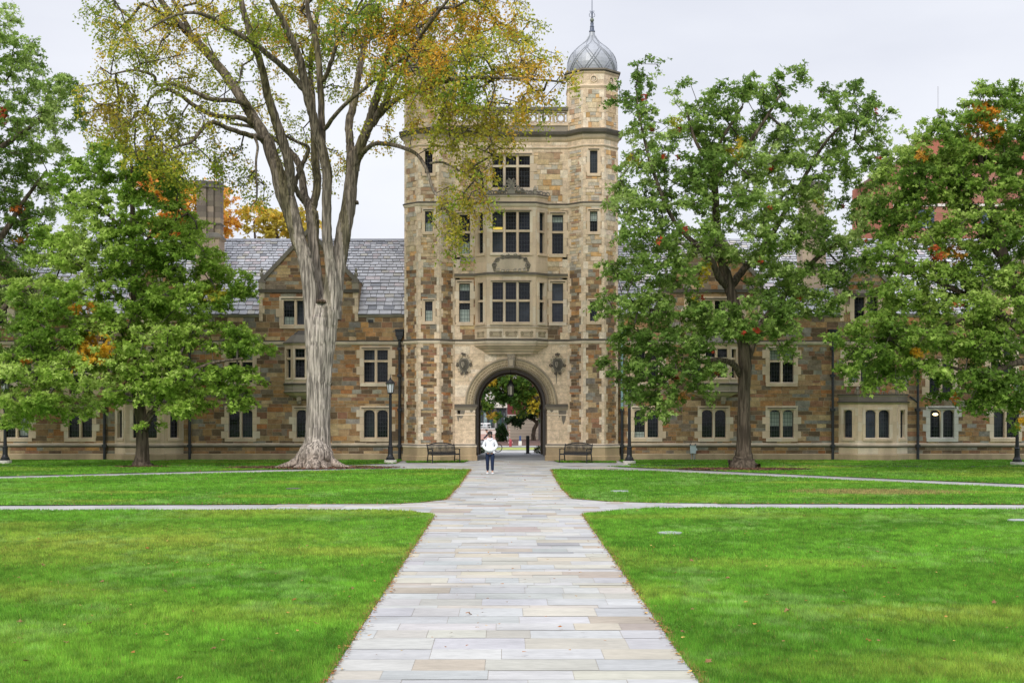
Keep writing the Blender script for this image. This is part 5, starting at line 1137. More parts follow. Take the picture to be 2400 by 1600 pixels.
# ---- far right tree
fr = [[(2470, 1115, 0, 60), (2468, 1080, 0, 38), (2460, 960, 0, 32), (2440, 860, 0, 28), (2415, 780, 0, 24), (2390, 700, 0, 18), (2350, 600, 0, 13), (2320, 480, 0, 10), (2300, 380, 0, 6), (2290, 300, 0, 3)], [(2400, 780, 0, 11), (2350, 740, -.6, 9), (2280, 700, -1.2, 6.5), (2180, 650, -1.8, 5), (2100, 600, -2, 3)], [(2430, 850, 0, 11), (2380, 850, -1, 8), (2300, 880, -1.8, 5.5), (2230, 860, -2.4, 3.5)], [(2400, 740, 0, 12), (2430, 600, 0, 10), (2420, 450, 0, 7), (2400, 300, 0, 4)],
      [(2345, 600, 0, 9), (2260, 500, .8, 6), (2180, 430, 1.2, 4), (2130, 380, 1.2, 2.5)], [(2460, 860, 0, 14), (2540, 720, 0, 10), (2620, 560, 0, 6)], [(2320, 720, -1, 7), (2220, 760, -2, 5), (2120, 790, -2.4, 3.5), (2040, 790, -2.6, 2)]]
frL = [(u, v, ru, rv, dy, 2.2, d) for u, v, ru, rv, dy, d in ((2390, 215, 25, 25, 0, .7), (2300, 240, 50, 28, 0, .8), (2370, 265, 60, 40, 0, 1), (2270, 300, 70, 45, 0, 1), (2200, 290, 30, 28, .4, .7), (2370, 340, 70, 55, 0, 1.1), (2190, 345, 60, 40, .6, 1), (2130, 335, 25, 35, 1, .7), (2270, 380, 90, 50, 0, 1.1), (2120, 400, 60, 40, 1, 1), (2190, 440, 90, 50, .4, 1.1), (2320, 460, 100, 55, -.6, 1.1), (2400, 430, 50, 60, 0, 1), (2100, 480, 50, 40, .8, .9), (2150, 540, 80, 45, 0, 1), (2270, 550, 90, 50, -.8, 1), (2380, 550, 60, 55, -.6, 1), (2080, 600, 50, 40, -.6, .8), (2170, 630, 90, 40, -1, 1), (2290, 640, 80, 45, -1.2, 1), (2385, 660, 55, 45, -1, 1),
        (2110, 700, 80, 40, -1.6, 1), (2230, 720, 100, 45, -1.8, 1.1), (2340, 740, 80, 45, -1.6, 1.1), (2050, 765, 70, 30, -2, 1), (2150, 790, 90, 38, -2.2, 1.1), (2270, 810, 90, 38, -2.2, 1.1), (2370, 810, 60, 45, -1.8, 1), (1990, 790, 40, 18, -2.2, .8), (2040, 840, 60, 28, -2.2, 1), (2140, 860, 70, 30, -2.4, .9), (1985, 870, 25, 18, -2.2, .6), (2060, 895, 35, 22, -2.2, .9), (2270, 885, 60, 28, -2.4, .9), (2350, 900, 70, 40, -2.2, 1), (2310, 945, 60, 22, -2.4, .9), (2395, 950, 30, 35, -2, .8), (2380, 1000, 30, 22, -2, .5), (2240, 930, 30, 14, -2.4, .5), (2540, 400, 120, 120, 0, .8), (2560, 640, 120, 100, 0, .8), (2520, 850, 90, 70, 0, .8))]
fp_ = [(2310, 290, 55, 55, (.66, .28, .03), .45), (2160, 365, 20, 14, (.6, .3, .04), .7), (2235, 595, 30, 25, (.6, .3, .05), .5), (2150, 825, 22, 12, OR2, .9), (2395, 985, 14, 20, OR2, .9), (2250, 720, 15, 15, (.6, .18, .03), .6), (2240, 935, 14, 12, (.6, .2, .03), .9), (2180, 595, 40, 25, (.5, .12, .04), .3)]
GP2 = [((.13, .225, .035), 3), ((.21, .335, .05), 4), ((.31, .44, .08), 4), ((.46, .59, .15), 2.8)]
tree('dense green tree with orange patches at the right edge of the picture', G(2470, 1105), fr, frL, 55.0, M_BARK_O, leafsize=.155, per=64, pal=GP2, patches=fp_, seed=51, spread=.44, flat=.55, name='leafy_tree', ratten=.006, nsub=1.25)
# ---- orange trees behind the left roof
OP = [((.55, .46, .07), 3), ((.78, .54, .08), 4), ((.85, .46, .08), 4), ((.8, .34, .08), 1.6)]
for k, (bu, lumps_, lb) in enumerate(((440, [(390, 440, 50, 40, 0, 2.5, .9), (440, 480, 60, 50, 0, 2.5, 1), (400, 540, 50, 50, 0, 2.5, .9), (500, 460, 45, 35, 0, 2.5, .8), (530, 520, 25, 35, 0, 2, .7), (470, 560, 50, 40, 0, 2, .8), (350, 420, 30, 25, 0, 2, .6)], 'orange and yellow maple behind the left chimney'),
                                    (650, [(595, 500, 30, 22, 0, 1.5, .8), (610, 540, 30, 22, 0, 1.5, .7), (660, 525, 35, 25, 0, 1.5, .9), (700, 545, 40, 22, 0, 1.5, .8), (720, 510, 25, 22, 0, 1.5, .8)], 'small orange-topped tree showing above the slate roof behind the elm trunk'))):
    Yb = 86; li = [[(bu, 1050, 0, 14), (bu, 800, 0, 11), (bu+5, 650, 0, 8), (bu, 560, 0, 4), (bu-10, 490, 0, 2)], [(bu, 700, 0, 6), (bu+50, 600, 0, 3.5), (bu+70, 530, 0, 2)], [(bu, 700, 0, 6), (bu-45, 600, 0, 3.5), (bu-55, 520, 0, 2)]]
    tree(lb, (PX(bu, Yb), Yb), li, lumps_, Yb, M_BARK_O, leafsize=.27, per=42, pal=OP, seed=61+k, spread=.6, flat=.7, name='maple_tree', group='autumn trees behind the left wing', nsub=1.9)
# ================================================================ street beyond the arch (falls away a little)
def SZ(y): return float(np.interp(y, [77, 100, 121], [0, -.77, -1.05]))
def SP_(u, Y): return (PX(u, Y), Y, SZ(Y))
def sheet(name, pts_y, x0, x1, dz, mat, label, col=(1, 1, 1)):
    m = MB()
    for a, b in zip(pts_y, pts_y[1:]): m.face([(x0(a), a, SZ(a)+dz), (x1(a), a, SZ(a)+dz), (x1(b), b, SZ(b)+dz), (x0(b), b, SZ(b)+dz)], col)
    return tag(m.build(name, mat), label, None, None, 'structure')
K_ = lambda v: (lambda y: v)
M_ASPH = material('asphalt', base=(.2, .2, .205), rough=.9, var=.12, fine=.1, bscale=20)
sheet('road', [76.9, 100, 121, 900], K_(-400), K_(400), -.04, M_ASPH, 'grey road behind the tower')
sheet('pavement', [76.9, 84, 92, 100, 107.5], K_(-30), K_(30), .0, M_CONC, 'pale concrete pavement behind the tower')
sheet('verge', [107.5, 113, 118.5], K_(-30), K_(30), .02, material('verge_grass', base=(.3, .34, .08), rough=.95, var=.3, vscale=1.2, fine=.25), 'dry yellowish grass strip across the street')
sheet('kerb', [118.5, 121, 123.5], K_(-30), K_(30), .06, M_CONC, 'pale kerb line before the mulch bed')
sheet('planting_bed', [123.5, 134, 148], lambda y: PX(1163, 130), K_(30), .08, material('bed_mulch', base=(.12, .06, .04), rough=.95, var=.35, vscale=2, fine=.3), 'red-brown mulch bed below the board wall')
sheet('brick_pavement', [146, 160, 176], K_(-30), lambda y: PX(1175, y), .04, material('brick_paving', base=(.36, .2, .15), rough=.9, var=.15, fine=.15, bscale=12), 'reddish brick paving before the glass pavilion')
def WB(name, label, cat, u, Y, z=None, rz=0, group=None): return thing(name, label, cat, (PX(u, Y), Y, SZ(Y) if z is None else z), rz, group)
# board wall
Yq = 147; m = MB(); z0 = SZ(Yq); zt = PZ(973, Yq); n = 8
for i in range(n):
    a = z0+(zt-z0)*i/n; m.box(PX(1190, Yq), PX(1420, Yq), Yq, Yq+.3, a+.035, a+(zt-z0)/n, jit((.33, .28, .22), .05))
m.box(PX(1190, Yq)+.02, PX(1420, Yq), Yq+.03, Yq+.27, z0, zt-.01, (.12, .1, .08)); m.box(PX(1189, Yq), PX(1420, Yq), Yq-.05, Yq+.35, zt, zt+.08, (.5, .47, .42))
tag(m.build('board_wall', M_PAINT), 'low grey-beige wall with horizontal grooves beyond the arch', 'wall')
m = MB(); m.box(PX(1262, 141), PX(1269.5, 141), 141, 141.35, SZ(141), PZ(958, 141), (.17, .15, .14)); m.box(PX(1261, 141), PX(1270.5, 141), 140.95, 141.4, SZ(141), SZ(141)+.15, (.22, .2, .19)); tag(m.build('pillar', M_PAINT), 'slim dark grey pillar at the right side of the arch view', 'pillar')
t = WB('brick_house', 'dark red building glimpsed above the board wall beyond the arch', 'building', 1215, 170)
m = MB(); m.box(PX(1189, 170), PX(1300, 170), 170, 182, -1.1, 6.5, (.12, .03, .028)); m.build('wall', M_BRICK, t)
m = MB(); m.box(PX(1188, 170), PX(1302, 170), 169.6, 182.4, 6.5, 6.9, (.3, .28, .26)); m.build('roof', M_PAINT, t)
for u in (1205, 1225, 1245):
    m = MB(); m.box(PX(u, 170), PX(u+7, 170), 169.9, 170, 3.6, 5.4, (.03, .03, .035)); m.build('window', M_GLASS, t)
# glass pavilion
t = WB('glass_pavilion', 'white building with tall dark glass bays seen through the left of the arch', 'building', 1150, 190)
m = MB(); m.box(PX(1050, 190), PX(1189, 190), 190.3, 204, -1.1, 6.6, (.5, .49, .46)); m.build('wall', M_PAINT, t)
m = MB(); m.box(PX(1049, 190), PX(1190, 190), 189.2, 204.4, PZ(955, 190), PZ(955, 190)+1.6, (.6, .55, .48)); m.build('fascia', M_PAINT, t)
for i, (a, b) in enumerate(((1110, 1118), (1124, 1129), (1132, 1142), (1144, 1154), (1166, 1169.5), (1170.5, 1177), (1178, 1183))):
    m = MB(); m.box(PX(a, 190), PX(b, 190), 190.1, 190.3, PZ(1002, 190), PZ(956.5, 190), (.05, .09, .09) if i % 2 else (.25, .32, .33)); m.build('window', M_GLASS, t)
for i, u in enumerate((1119.5, 1130.5, 1143, 1155, 1165, 1177.5, 1184)):
    m = MB(); m.box(PX(u, 190)-.1, PX(u, 190)+.1, 189.7, 190.3, -1.1, PZ(956, 190), (.03, .03, .035)); m.build('column', M_PAINT, t)
m = MB(); m.box(PX(1100, 176), PX(1162, 176), 176, 189.5, SZ(176), PZ(1007, 176), (.72, .69, .64)); m.box(PX(1100, 176), PX(1162, 176), 175.9, 176.2, PZ(1007, 176), PZ(1006, 176)+.1, (.5, .48, .45)); tag(m.build('terrace', M_PAINT), 'pale raised terrace in front of the glass pavilion', 'terrace')
def cafe_chair():
    t = thing('cafe_chair', '', 'chair'); c = (.75, .76, .77)
    m = MB(); m.box(-.25, .25, -.25, .25, .43, .48, c); m.build('seat', M_PAINT, t)
    m = MB(); m.box(-.25, .25, .22, .26, .75, .9, c); m.box(-.25, -.2, .22, .26, .48, .75, c); m.box(.2, .25, .22, .26, .48, .75, c); m.build('backrest', M_PAINT, t)
    for x in (-.22, .22):
        for y in (-.22, .22): m = MB(); m.tube([(x, y, 0), (x*.95, y*.95, .43)], .025, 6, c); m.build('leg', M_PAINT, t)
    return t
cc0 = cafe_chair(); ztr = PZ(1006, 176)-.03
for i, (u, y, a, l) in enumerate(((1130, 178, .3, 'white cafe chair at the left of the terrace'), (1135, 180, -1.2, 'white cafe chair facing the left table on the terrace'), (1139.5, 178.5, 2.6, 'white cafe chair between the two terrace tables'), (1146, 179, .2, 'white cafe chair at the right of the terrace'))):
    c = cc0 if i == 0 else copy_tree(cc0); c.location = (PX(u, y), y, ztr); c.rotation_euler = (0, 0, a); tag(c, l, None, 'white chairs on the terrace')
LOCAL[0] = True
for u, y, l in ((1132.5, 179, 'small white round table left on the terrace'), (1143, 179.3, 'small white round table right on the terrace')):
    t = thing('cafe_table', l, 'table', (PX(u, y), y, ztr), 0, 'white tables on the terrace'); m = MB(); m.lathe([(.4, .72), (.4, .75)], 0, 0, 16, (.8, .8, .8)); m.build('table_top', M_PAINT, t); m = MB(); m.lathe([(.22, 0), (.2, .03), (.03, .06), (.03, .72)], 0, 0, 10, (.6, .6, .6)); m.build('leg', M_PAINT, t)

LOCAL[0] = False
def foliage_ball(name, label, cat, c, r, n, size, pal, seed=3, stem=True, kind='simple'):
    rg = np.random.default_rng(seed); t = thing(name, label, cat, (c[0], c[1], c[2]))
    d = rg.normal(0, 1, (n, 3)); d /= np.linalg.norm(d, axis=1)[:, None]; q = rg.uniform(.35, 1, n)**.5
    P = np.array([c[0], c[1], c[2]+r[2]*.95])+d*np.array(r)*q[:, None]*(1+.16*np.sin(d[:, :1]*9+d[:, 2:3]*7)); P[:, 2] = np.maximum(P[:, 2], c[2]+.03)
    V, Fc, rep = leaf_geo(P, size, kind, .5); C = np.array([p for p in pal])[rg.integers(0, len(pal), n)]*rg.uniform(.7, 1.25, (n, 1)); npmesh('foliage', V, Fc, M_LEAF, t, np.repeat(C, rep, axis=0))
    m = MB()
    for k in range(5):
        a = k*1.3; m.tube([(c[0]+.03*k, c[1], c[2]), (c[0]+r[0]*.4*math.cos(a), c[1]+r[1]*.4*math.sin(a), c[2]+r[2]*.7), (c[0]+r[0]*.7*math.cos(a), c[1]+r[1]*.7*math.sin(a), c[2]+r[2]*1.5)], .015, 4, (.12, .09, .06))
    m.build('stems', M_PAINT, t); return t
foliage_ball('clipped_shrub', 'dark green rounded shrub standing beyond the arch behind the walking man', 'shrub', (PX(1176, 138), 138, SZ(138)), (.68, .7, 1.03), 9000, .1, [(.02, .055, .015), (.04, .09, .02), (.06, .12, .03)], 5)
foliage_ball('low_plant', 'low leafy plant at the left back corner of the passage', 'plant', (TX-RA+.05, 76.4, -.02), (.35, .3, .22), 500, .09, [(.03, .08, .02), (.07, .13, .03)], 6)
foliage_ball('low_plant', 'low leafy plant at the right back corner of the passage', 'plant', (TX+RA-.1, 76.4, -.02), (.4, .3, .25), 600, .09, [(.03, .07, .02), (.05, .11, .03), (.16, .1, .05)], 7)
APL = [((.05, .11, .02), 3), ((.09, .17, .025), 4), ((.15, .22, .03), 3), ((.4, .36, .04), 1.6)]
tree('green and yellow tree beyond the archway', (PX(1270, 134), 134), [[(1272, 1039, 0, 7), (1271, 980, 0, 6), (1250, 920, 0, 5), (1220, 880, 0, 3)], [(1262, 950, 0, 4), (1200, 920, 0, 3), (1130, 910, 0, 2)], [(1258, 940, 0, 4), (1285, 900, 0, 3)]],
     [(1200, 900, 45, 35, 0, 3, 1.3), (1240, 900, 35, 30, 0, 3, 1.2), (1225, 935, 45, 24, 0, 2.5, 1.3), (1185, 925, 20, 24, 0, 2.5, 1.2), (1150, 915, 35, 32, 0, 2, 1.3), (1125, 935, 20, 22, -1, 2, 1.1), (1262, 945, 20, 26, -1, 2, 1.1), (1142, 950, 20, 18, -2, 1.6, .7), (1195, 850, 80, 30, 0, 3, .8), (1157, 975, 12, 10, -2, 1, .8)], 134, M_BARK_O, leafsize=.34, per=44, pal=APL, patches=[(1258, 950, 22, 30, (.6, .48, .05), .8), (1150, 972, 22, 14, (.5, .34, .05), .4), (1150, 890, 18, 18, (.6, .45, .05), .8)], seed=71, spread=.8, flat=.7, name='leafy_tree', nsub=1.2, zmin=.8)
tree('small dark crooked tree with a leaning trunk beyond the arch', (PX(1251, 142), 142), [[(1251, 1037, 0, 6.5), (1250, 1020, 0, 5), (1252, 1005, 0, 4.6), (1258, 992, 0, 4.2), (1251, 984, 0, 3.6), (1240, 977, 0, 3), (1230, 972, 0, 2.4)], [(1257, 992, 0, 3), (1262, 984, 0, 2.5), (1267, 975, 0, 2)]],
     [(1203, 984, 17, 9, 0, .9, 1.6), (1213, 991, 12, 7, 0, .9, 1.6), (1230, 973, 16, 9, 0, .9, 1.2), (1256, 970, 18, 9, 0, .9, 1.2)], 142, M_BARK_O, leafsize=.2, per=50, pal=[((.02, .045, .015), 1), ((.04, .08, .025), 1)], seed=72, spread=.4, name='crooked_tree', nsub=1.5, zmin=-.5, ratten=.01)
# hydrant
LOCAL[0] = True
t = WB('fire_hydrant', 'small red fire hydrant on the far kerb with a thin striped marker rod', 'hydrant', 1196.5, 121); rc = (.33, .05, .06)
m = MB(); m.lathe([(.2, 0), (.2, .04), (.13, .05), (.13, .5), (.16, .52), (.16, .56), (.14, .6), (.1, .69), (.04, .73), (.04, .78), (.01, .79)], 0, 0, 14, rc); m.build('barrel', M_PAINT, t)
for s in (-1, 1): m = MB(); m.tube([(s*.1, 0, .42), (s*.22, 0, .42)], .06, 8, (.6, .35, .35)); m.build('nozzle', M_PAINT, t)
for k in range(1):
    m = MB(); 
    for i in range(10): m.tube([(-.07, .05, .5+i*.13), (-.07, .05, .63+i*.13)], .018, 5, (.75, .72, .7) if i % 2 else (.6, .1, .1))
    m.build('marker_rod', M_PAINT, t)
t = WB('marker_post', 'white post with a blue top beside the mulch bed', 'post', 1219, 124)
m = MB(); m.box(-.16, .16, -.06, .06, 0, .5, (.75, .73, .66)); m.build('post', M_PAINT, t); m = MB(); m.box(-.09, .09, -.05, .05, .5, 1.0, (.03, .07, .2)); m.build('cap', M_PAINT, t)
t = thing('bollard', 'square black bollard at the far end of the passage', 'bollard', (PX(1237, 75.6), 75.9, 0)); m = MB(); m.box(-.1, .1, -.1, .1, .03, 1.03, (1, 1, 1)); m.prism([(-.1, 1.03), (.1, 1.03), (.08, 1.07), (-.08, 1.07)], -.1, .1); m.build('post', M_BLACK, t); m = MB(); m.box(-.2, .2, -.2, .2, 0, .03); m.build('base_plate', M_BLACK, t)

# ---- lamps
def lamp_post():
    t = thing('lamp_post', '', 'street lamp')
    m = MB(); m.lathe([(.31, 0), (.31, .15), (.29, .17)], 0, 0, 20, (.6, .57, .5)); m.build('footing', M_PAINT, t)
    m = MB(); m.lathe([(.23, .17), (.23, .23), (.2, .25), (.2, .3), (.15, .36), (.125, .45), (.12, .78), (.14, .8), (.14, .83), (.09, .87), (.08, 1.2), (.07, 3.3), (.09, 3.34), (.06, 3.38), (.08, 3.42), (.14, 3.46)], 0, 0, 16); m.build('pole', M_BLACK, t)
    h = MB(); h.lathe([(.14, 3.46), (.15, 3.49)], 0, 0, 8, ph=math.pi/8)
    for k in range(8):
        a = math.pi/8+k*math.pi/4; h.tube([(.135*math.cos(a), .135*math.sin(a), 3.48), (.205*math.cos(a), .205*math.sin(a), 3.92)], .012, 4)
    h.lathe([(.25, 3.92), (.26, 3.95), (.2, 4.02), (.07, 4.14), (.05, 4.16), (.06, 4.19), (.02, 4.22), (.015, 4.33), (.003, 4.42)], 0, 0, 8, ph=math.pi/8)
    L_ = h.build('lantern', M_BLACK, t)
    g = MB(); g.lathe([(.125, 3.49), (.192, 3.92)], 0, 0, 8, ph=math.pi/8); g.build('lamp_glass', M_FROST, L_)
    return t
l0 = lamp_post()
for i, (u, v, l) in enumerate(((915, 1086, 'black lamp post with frosted lantern between the elm and the tower'), (1475, 1088, 'black lamp post with its lantern in the leaves right of the tower'), (12, 1087, 'black lamp post under the maple at the left edge'), (2384, 1091, 'black lamp post under the dense tree at the right edge'))):
    c = l0 if i == 0 else copy_tree(l0); x, y = G(u, v-1); c.location = (x, y, -.01); tag(c, l, None, 'lamp posts along the building')
# ---- benches
def bench():
    t = thing('park_bench', '', 'bench'); W_ = .74
    m = MB()
    for k in range(7): y = -.5+k*.075; m.box(-W_, W_, y, y+.05, .43-.012*k*.4, .455-.012*k*.4)
    m.box(-W_, W_, -.5, -.46, .38, .43); m.build('seat', M_BLACK, t)
    b = MB(); tl = lambda z: .02+(z-.42)*.3
    top = lambda x: .86+.12*math.cos(x/W_*math.pi/2)
    b.tube([(x, tl(top(x)), top(x)) for x in np.linspace(-W_, W_, 13)], .028, 6); b.box(-W_, W_, .0, .045, .44, .5); b.tube([(-W_, tl(.55), .53), (W_, tl(.55), .53)], .018, 5)
    for k in range(23):
        x = -W_+.06+(2*W_-.12)*k/22; z1 = top(x); b.tube([(x, tl(.5), .5), (x+.018*math.sin(k), tl(.7), .7), (x, tl(z1), z1)], .0185, 4)
    b.build('backrest', M_BLACK, t)
    for s in (-1, 1):
        f = MB(); x = s*W_; f.tube([(x, tl(.98)-.02, .92), (x, .0, .45), (x, .12, .0)], .03, 6); f.tube([(x, -.56, .0), (x, -.52, .66)], .028, 6); f.tube([(x, -.57, .66), (x, -.3, .69), (x, .09, .66)], .027, 6); f.tube([(x, -.5, .4), (x, .0, .42)], .024, 6); f.tube([(x, -.54, .14), (x, .09, .14)], .02, 6); f.build('side_frame', M_BLACK, t)
    return t
b0 = bench(); b0.location = (PX(1035, 64.0), 64.15, 0.0); b0.rotation_euler = (0, 0, rad(27)); tag(b0, 'black metal bench with arched slatted back left of the archway', None, 'benches either side of the arch')
b1 = copy_tree(b0); b1.location = (PX(1354, 64.0), 64.15, 0.0); b1.rotation_euler = (0, 0, rad(-27)); tag(b1, 'black metal bench with arched slatted back right of the archway')
# ---- hanging lantern
t = thing('hanging_lantern', 'black iron lantern hanging on a chain in the archway', 'lantern', (TX-.02, 67.4, 3.3)); 
m = MB(); m.lathe([(.02, 0), (.1, .02), (.16, .08), (.17, .11)], 0, 0, 6)
for k in range(6): a = k*math.pi/3; m.tube([(.16*math.cos(a), .16*math.sin(a), .1), (.18*math.cos(a), .18*math.sin(a), .58)], .014, 4)
m.lathe([(.21, .58), (.2, .62), (.12, .74), (.05, .84), (.07, .88), (.03, .93), (.015, 1.0)], 0, 0, 6); m.build('cage', M_BLACK, t)
m = MB(); m.lathe([(.14, .11), (.165, .58)], 0, 0, 6, (.3, .28, .22)); m.build('lamp_glass', M_PAINT, t)
m = MB(); m.tube([(0, 0, 1.0), (0, 0, 1.47)], .012, 5); m.build('chain', M_BLACK, t)
# ---- utility box
t = thing('utility_box', 'grey electrical box with conduits at the foot of the right wing', 'utility box', (PX(1623, YW), YW-.12, 0)); m = MB(); m.box(-.15, .15, -.12, 0, .36, .76, (.5, .58, .6)); m.box(-.17, .17, -.14, 0, .76, .78, (.4, .46, .48)); m.build('cabinet', M_PAINT, t)
m = MB(); m.box(.16, .22, -.1, -.02, .5, .62, (.6, .62, .62)); m.build('switch', M_PAINT, t)
for x in (-.08, .03, .1): m = MB(); m.tube([(x, -.05, 0), (x, -.05, .36)], .02, 6, (.4, .41, .4)); m.build('conduit', M_PAINT, t)
for sx in (-.13, .13): m = MB(); m.lathe([(.05, .78), (.04, .84), (.01, .86)], sx, -.05, 8, (.06, .06, .07)); m.build('spotlight', M_PAINT, t)
LOCAL[0] = False
cxx = TX+SP+AP*.86; m = MB(); m.lathe([(.01, 9.5), (.09, 9.53), (.1, 9.62), (.05, 9.7)], cxx-.02, YT+.42, 10, (.75, .76, .78)); m.tube([(cxx-.02, YT+.42, 9.62), (cxx-.15, YT+.6, 9.66)], .03, 5, (.7, .7, .72)); tag(m.build('dome_camera', M_PAINT), 'small white dome camera on the right turret beside the roof', 'camera')
# ---- brick building at right
Yb = 115; t = thing('brick_building', 'tall red brick building behind the trees at the right', 'building', (PX(2300, Yb), Yb, 0))
x0, x1 = PX(2096, Yb), PX(2560, Yb); ze = PZ(385, Yb); zr = PZ(325, Yb); xm = PX(2215, Yb)
m = MB().at((0, Yb, 0)); B_ = [((.36, .17, .12), 3), ((.32, .14, .10), 2), ((.40, .21, .16), 1)]
masonry(m, x0, x1, -1, ze, [(PX(2300, Yb), PX(2345, Yb), PZ(535, Yb), PZ(490, Yb)), (PX(2150, Yb), PX(2190, Yb), PZ(535, Yb), PZ(490, Yb))], B_, (.3, .4), (.8, 1.6), gap=.008, proud=.01, mort=(.42, .25, .2), rough=False)
m.prism([(x0, ze), (xm+14, ze), (xm+6, zr), (xm-2.2, zr)][:4], 0, 12, (.40, .15, .1)); m.box(x0, x1, .1, 14, -1, ze, (.4, .15, .1), 0, 'f'); m.build('wall', M_BRICK, t)
m = MB().at((0, Yb, 0)); m.prism([(x0-.4, ze-.1), (x0, ze-.1), (xm-2.2, zr), (xm+6, zr), (xm+6, zr+.35), (xm-2.4, zr+.35)], -.3, 12.3, (.62, .6, .57)); m.build('cornice', M_PAINT, t)
m = MB().at((0, Yb, 0)); m.box(x0-.1, x1, -.15, .0, PZ(484, Yb), PZ(478, Yb), (.7, .66, .6)); m.build('string_course', M_PAINT, t)
for a in (2150, 2300):
    m = MB().at((0, Yb, 0)); m.box(PX(a, Yb), PX(a+43, Yb), .05, .15, PZ(535, Yb), PZ(490, Yb), (.08, .1, .16)); m.box(PX(a+20, Yb), PX(a+22, Yb), .0, .06, PZ(535, Yb), PZ(490, Yb), (.6, .6, .6)); m.build('window', M_GLASS, t)
m = MB(); xa = PX(2216, Yb); za = zr+.3; m.tube([(xa, Yb+2, za), (xa, Yb+2, PZ(246, Yb))], .07, 5, (.3, .3, .32)); m.tube([(xa+.12, Yb+2, za), (xa+.12, Yb+2, PZ(250, Yb))], .04, 5, (.3, .3, .32)); m.tube([(xa, Yb+2, PZ(246, Yb)), (xa, Yb+2, PZ(190, Yb))], .03, 5, (.4, .4, .42)); m.build('antenna', M_PAINT, t)

# ================================================================ people
def skin(name, pts, edges, mat, parent, sub=2, root=0, col=(1, 1, 1)):
    me = bpy.data.meshes.new(name); me.from_pydata([p[:3] for p in pts], edges, []); me.materials.append(mat)
    o = link(name, me); o.parent = parent
    md = o.modifiers.new('Skin', 'SKIN'); md.use_smooth_shade = True; md.branch_smoothing = .6
    sv = me.skin_vertices[0].data
    for i, p in enumerate(pts):
        r = p[3]; sv[i].radius = r if isinstance(r, tuple) else (r, r); sv[i].use_root = (i == root)
    s = o.modifiers.new('Sub', 'SUBSURF'); s.levels = sub; s.render_levels = sub; return o
def pm(name, c, rough=.85): return material(name, base=c, rough=rough, var=.06, vscale=10, bump=.25, bscale=7, spec=.2)
def ball(mb, c, r, col=(1, 1, 1), n=12, a=0, b=math.pi, m=0):
    k0 = 8; rings = []
    for i in range(k0+1):
        t = a+(b-a)*i/k0; rings.append([mb.pt((c[0]+r[0]*math.sin(t)*math.cos(p), c[1]+r[1]*math.sin(t)*math.sin(p), c[2]+r[2]*math.cos(t))) for p in [2*math.pi*q/n for q in range(n)]])
    for i in range(k0):
        for q in range(n): mb.f.append([rings[i][q], rings[i+1][q], rings[i+1][(q+1) % n], rings[i][(q+1) % n]]); mb.m.append(m); mb.c.append(col)
x, y = G(1148.5, 1110.5); man = thing('person', 'man in a white hoodie and navy trousers walking with both hands in his front pocket', 'person', (x, y, 0))
fing = []
P_ = [(0, 0, .97, (.1, .06)), (0, 0, 1.15, (.1, .07)), (0, .01, 1.32, (.1, .07)), (0, .015, 1.43, (.05, .045)), (0, 0, 1.52, .052), (0.0, -.01, 1.575, (.064, .075)), (.005, -.02, 1.64, (.078, .092)), (0, .0, 1.70, (.062, .075)),
      (-.17, .01, 1.35, .04), (-.28, .03, 1.14, .035), (-.13, -.12, 1.01, .03), (-.06, -.13, 1.0, (.03, .02)), (.17, .01, 1.35, .04), (.28, .03, 1.14, .035), (.13, -.12, 1.01, .03), (.06, -.13, 1.0, (.03, .02)),
      (-.1, 0, .84, .06), (-.105, -.03, .5, .05), (-.1, .08, .1, .04), (-.11, -.06, .05, .035), (.1, 0, .84, .06), (.1, -.08, .5, .05), (.1, -.06, .1, .04), (.11, -.2, .05, .035)]
Eg = [(0, 1), (1, 2), (2, 3), (3, 4), (4, 5), (5, 6), (6, 7), (2, 8), (8, 9), (9, 10), (10, 11), (2, 12), (12, 13), (13, 14), (14, 15), (0, 16), (16, 17), (17, 18), (18, 19), (0, 20), (20, 21), (21, 22), (22, 23)]
for s, h in ((-1, 11), (1, 15)):                       # fingers, closed in the pocket
    for k in range(4):
        z = 1.028-.018*k; i = len(P_); P_.append((s*.035, -.135, z, .009)); P_.append((s*(.008-.002*(k in (0, 3))), -.14, z-.004, .008)); Eg += [(h, i), (i, i+1)]
    i = len(P_); P_.append((s*.065, -.14, 1.035, .01)); Eg.append((h, i))
skin('body', P_, Eg, M_SKIN, man)
skin('hoodie', [(0, 0, .86, (.19, .13)), (0, 0, 1.0, (.205, .14)), (0, 0, 1.2, (.185, .13)), (0, 0, 1.34, (.2, .135)), (0, .02, 1.44, (.12, .1)), (0, .02, 1.5, (.085, .085)), (-.19, .01, 1.385, .082), (-.285, .03, 1.15, .07), (-.15, -.12, 1.01, .062), (-.07, -.15, 1.0, (.06, .04)), (.19, .01, 1.385, .082), (.285, .03, 1.15, .07), (.15, -.12, 1.01, .062), (.07, -.15, 1.0, (.06, .04))],
     [(0, 1), (1, 2), (2, 3), (3, 4), (4, 5), (3, 6), (6, 7), (7, 8), (8, 9), (3, 10), (10, 11), (11, 12), (12, 13)], pm('white_cotton', (.8, .81, .85)), man)
skin('trousers', [(0, 0, .93, (.16, .11)), (-.1, 0, .8, .105), (-.105, -.03, .5, .078), (-.1, .07, .13, .062), (.1, 0, .8, .105), (.1, -.08, .5, .078), (.1, -.06, .13, .062)], [(0, 1), (1, 2), (2, 3), (0, 4), (4, 5), (5, 6)], pm('navy_cloth', (.016, .026, .06)), man)
for s, yy in ((-1, .08), (1, -.06)):
    skin('shoe', [(s*.1, yy+.03, .06, (.05, .055)), (s*.105, yy-.06, .05, (.05, .045)), (s*.112, yy-.17, .04, (.045, .035))], [(0, 1), (1, 2)], pm('white_leather', (.82, .82, .82), .5), man)
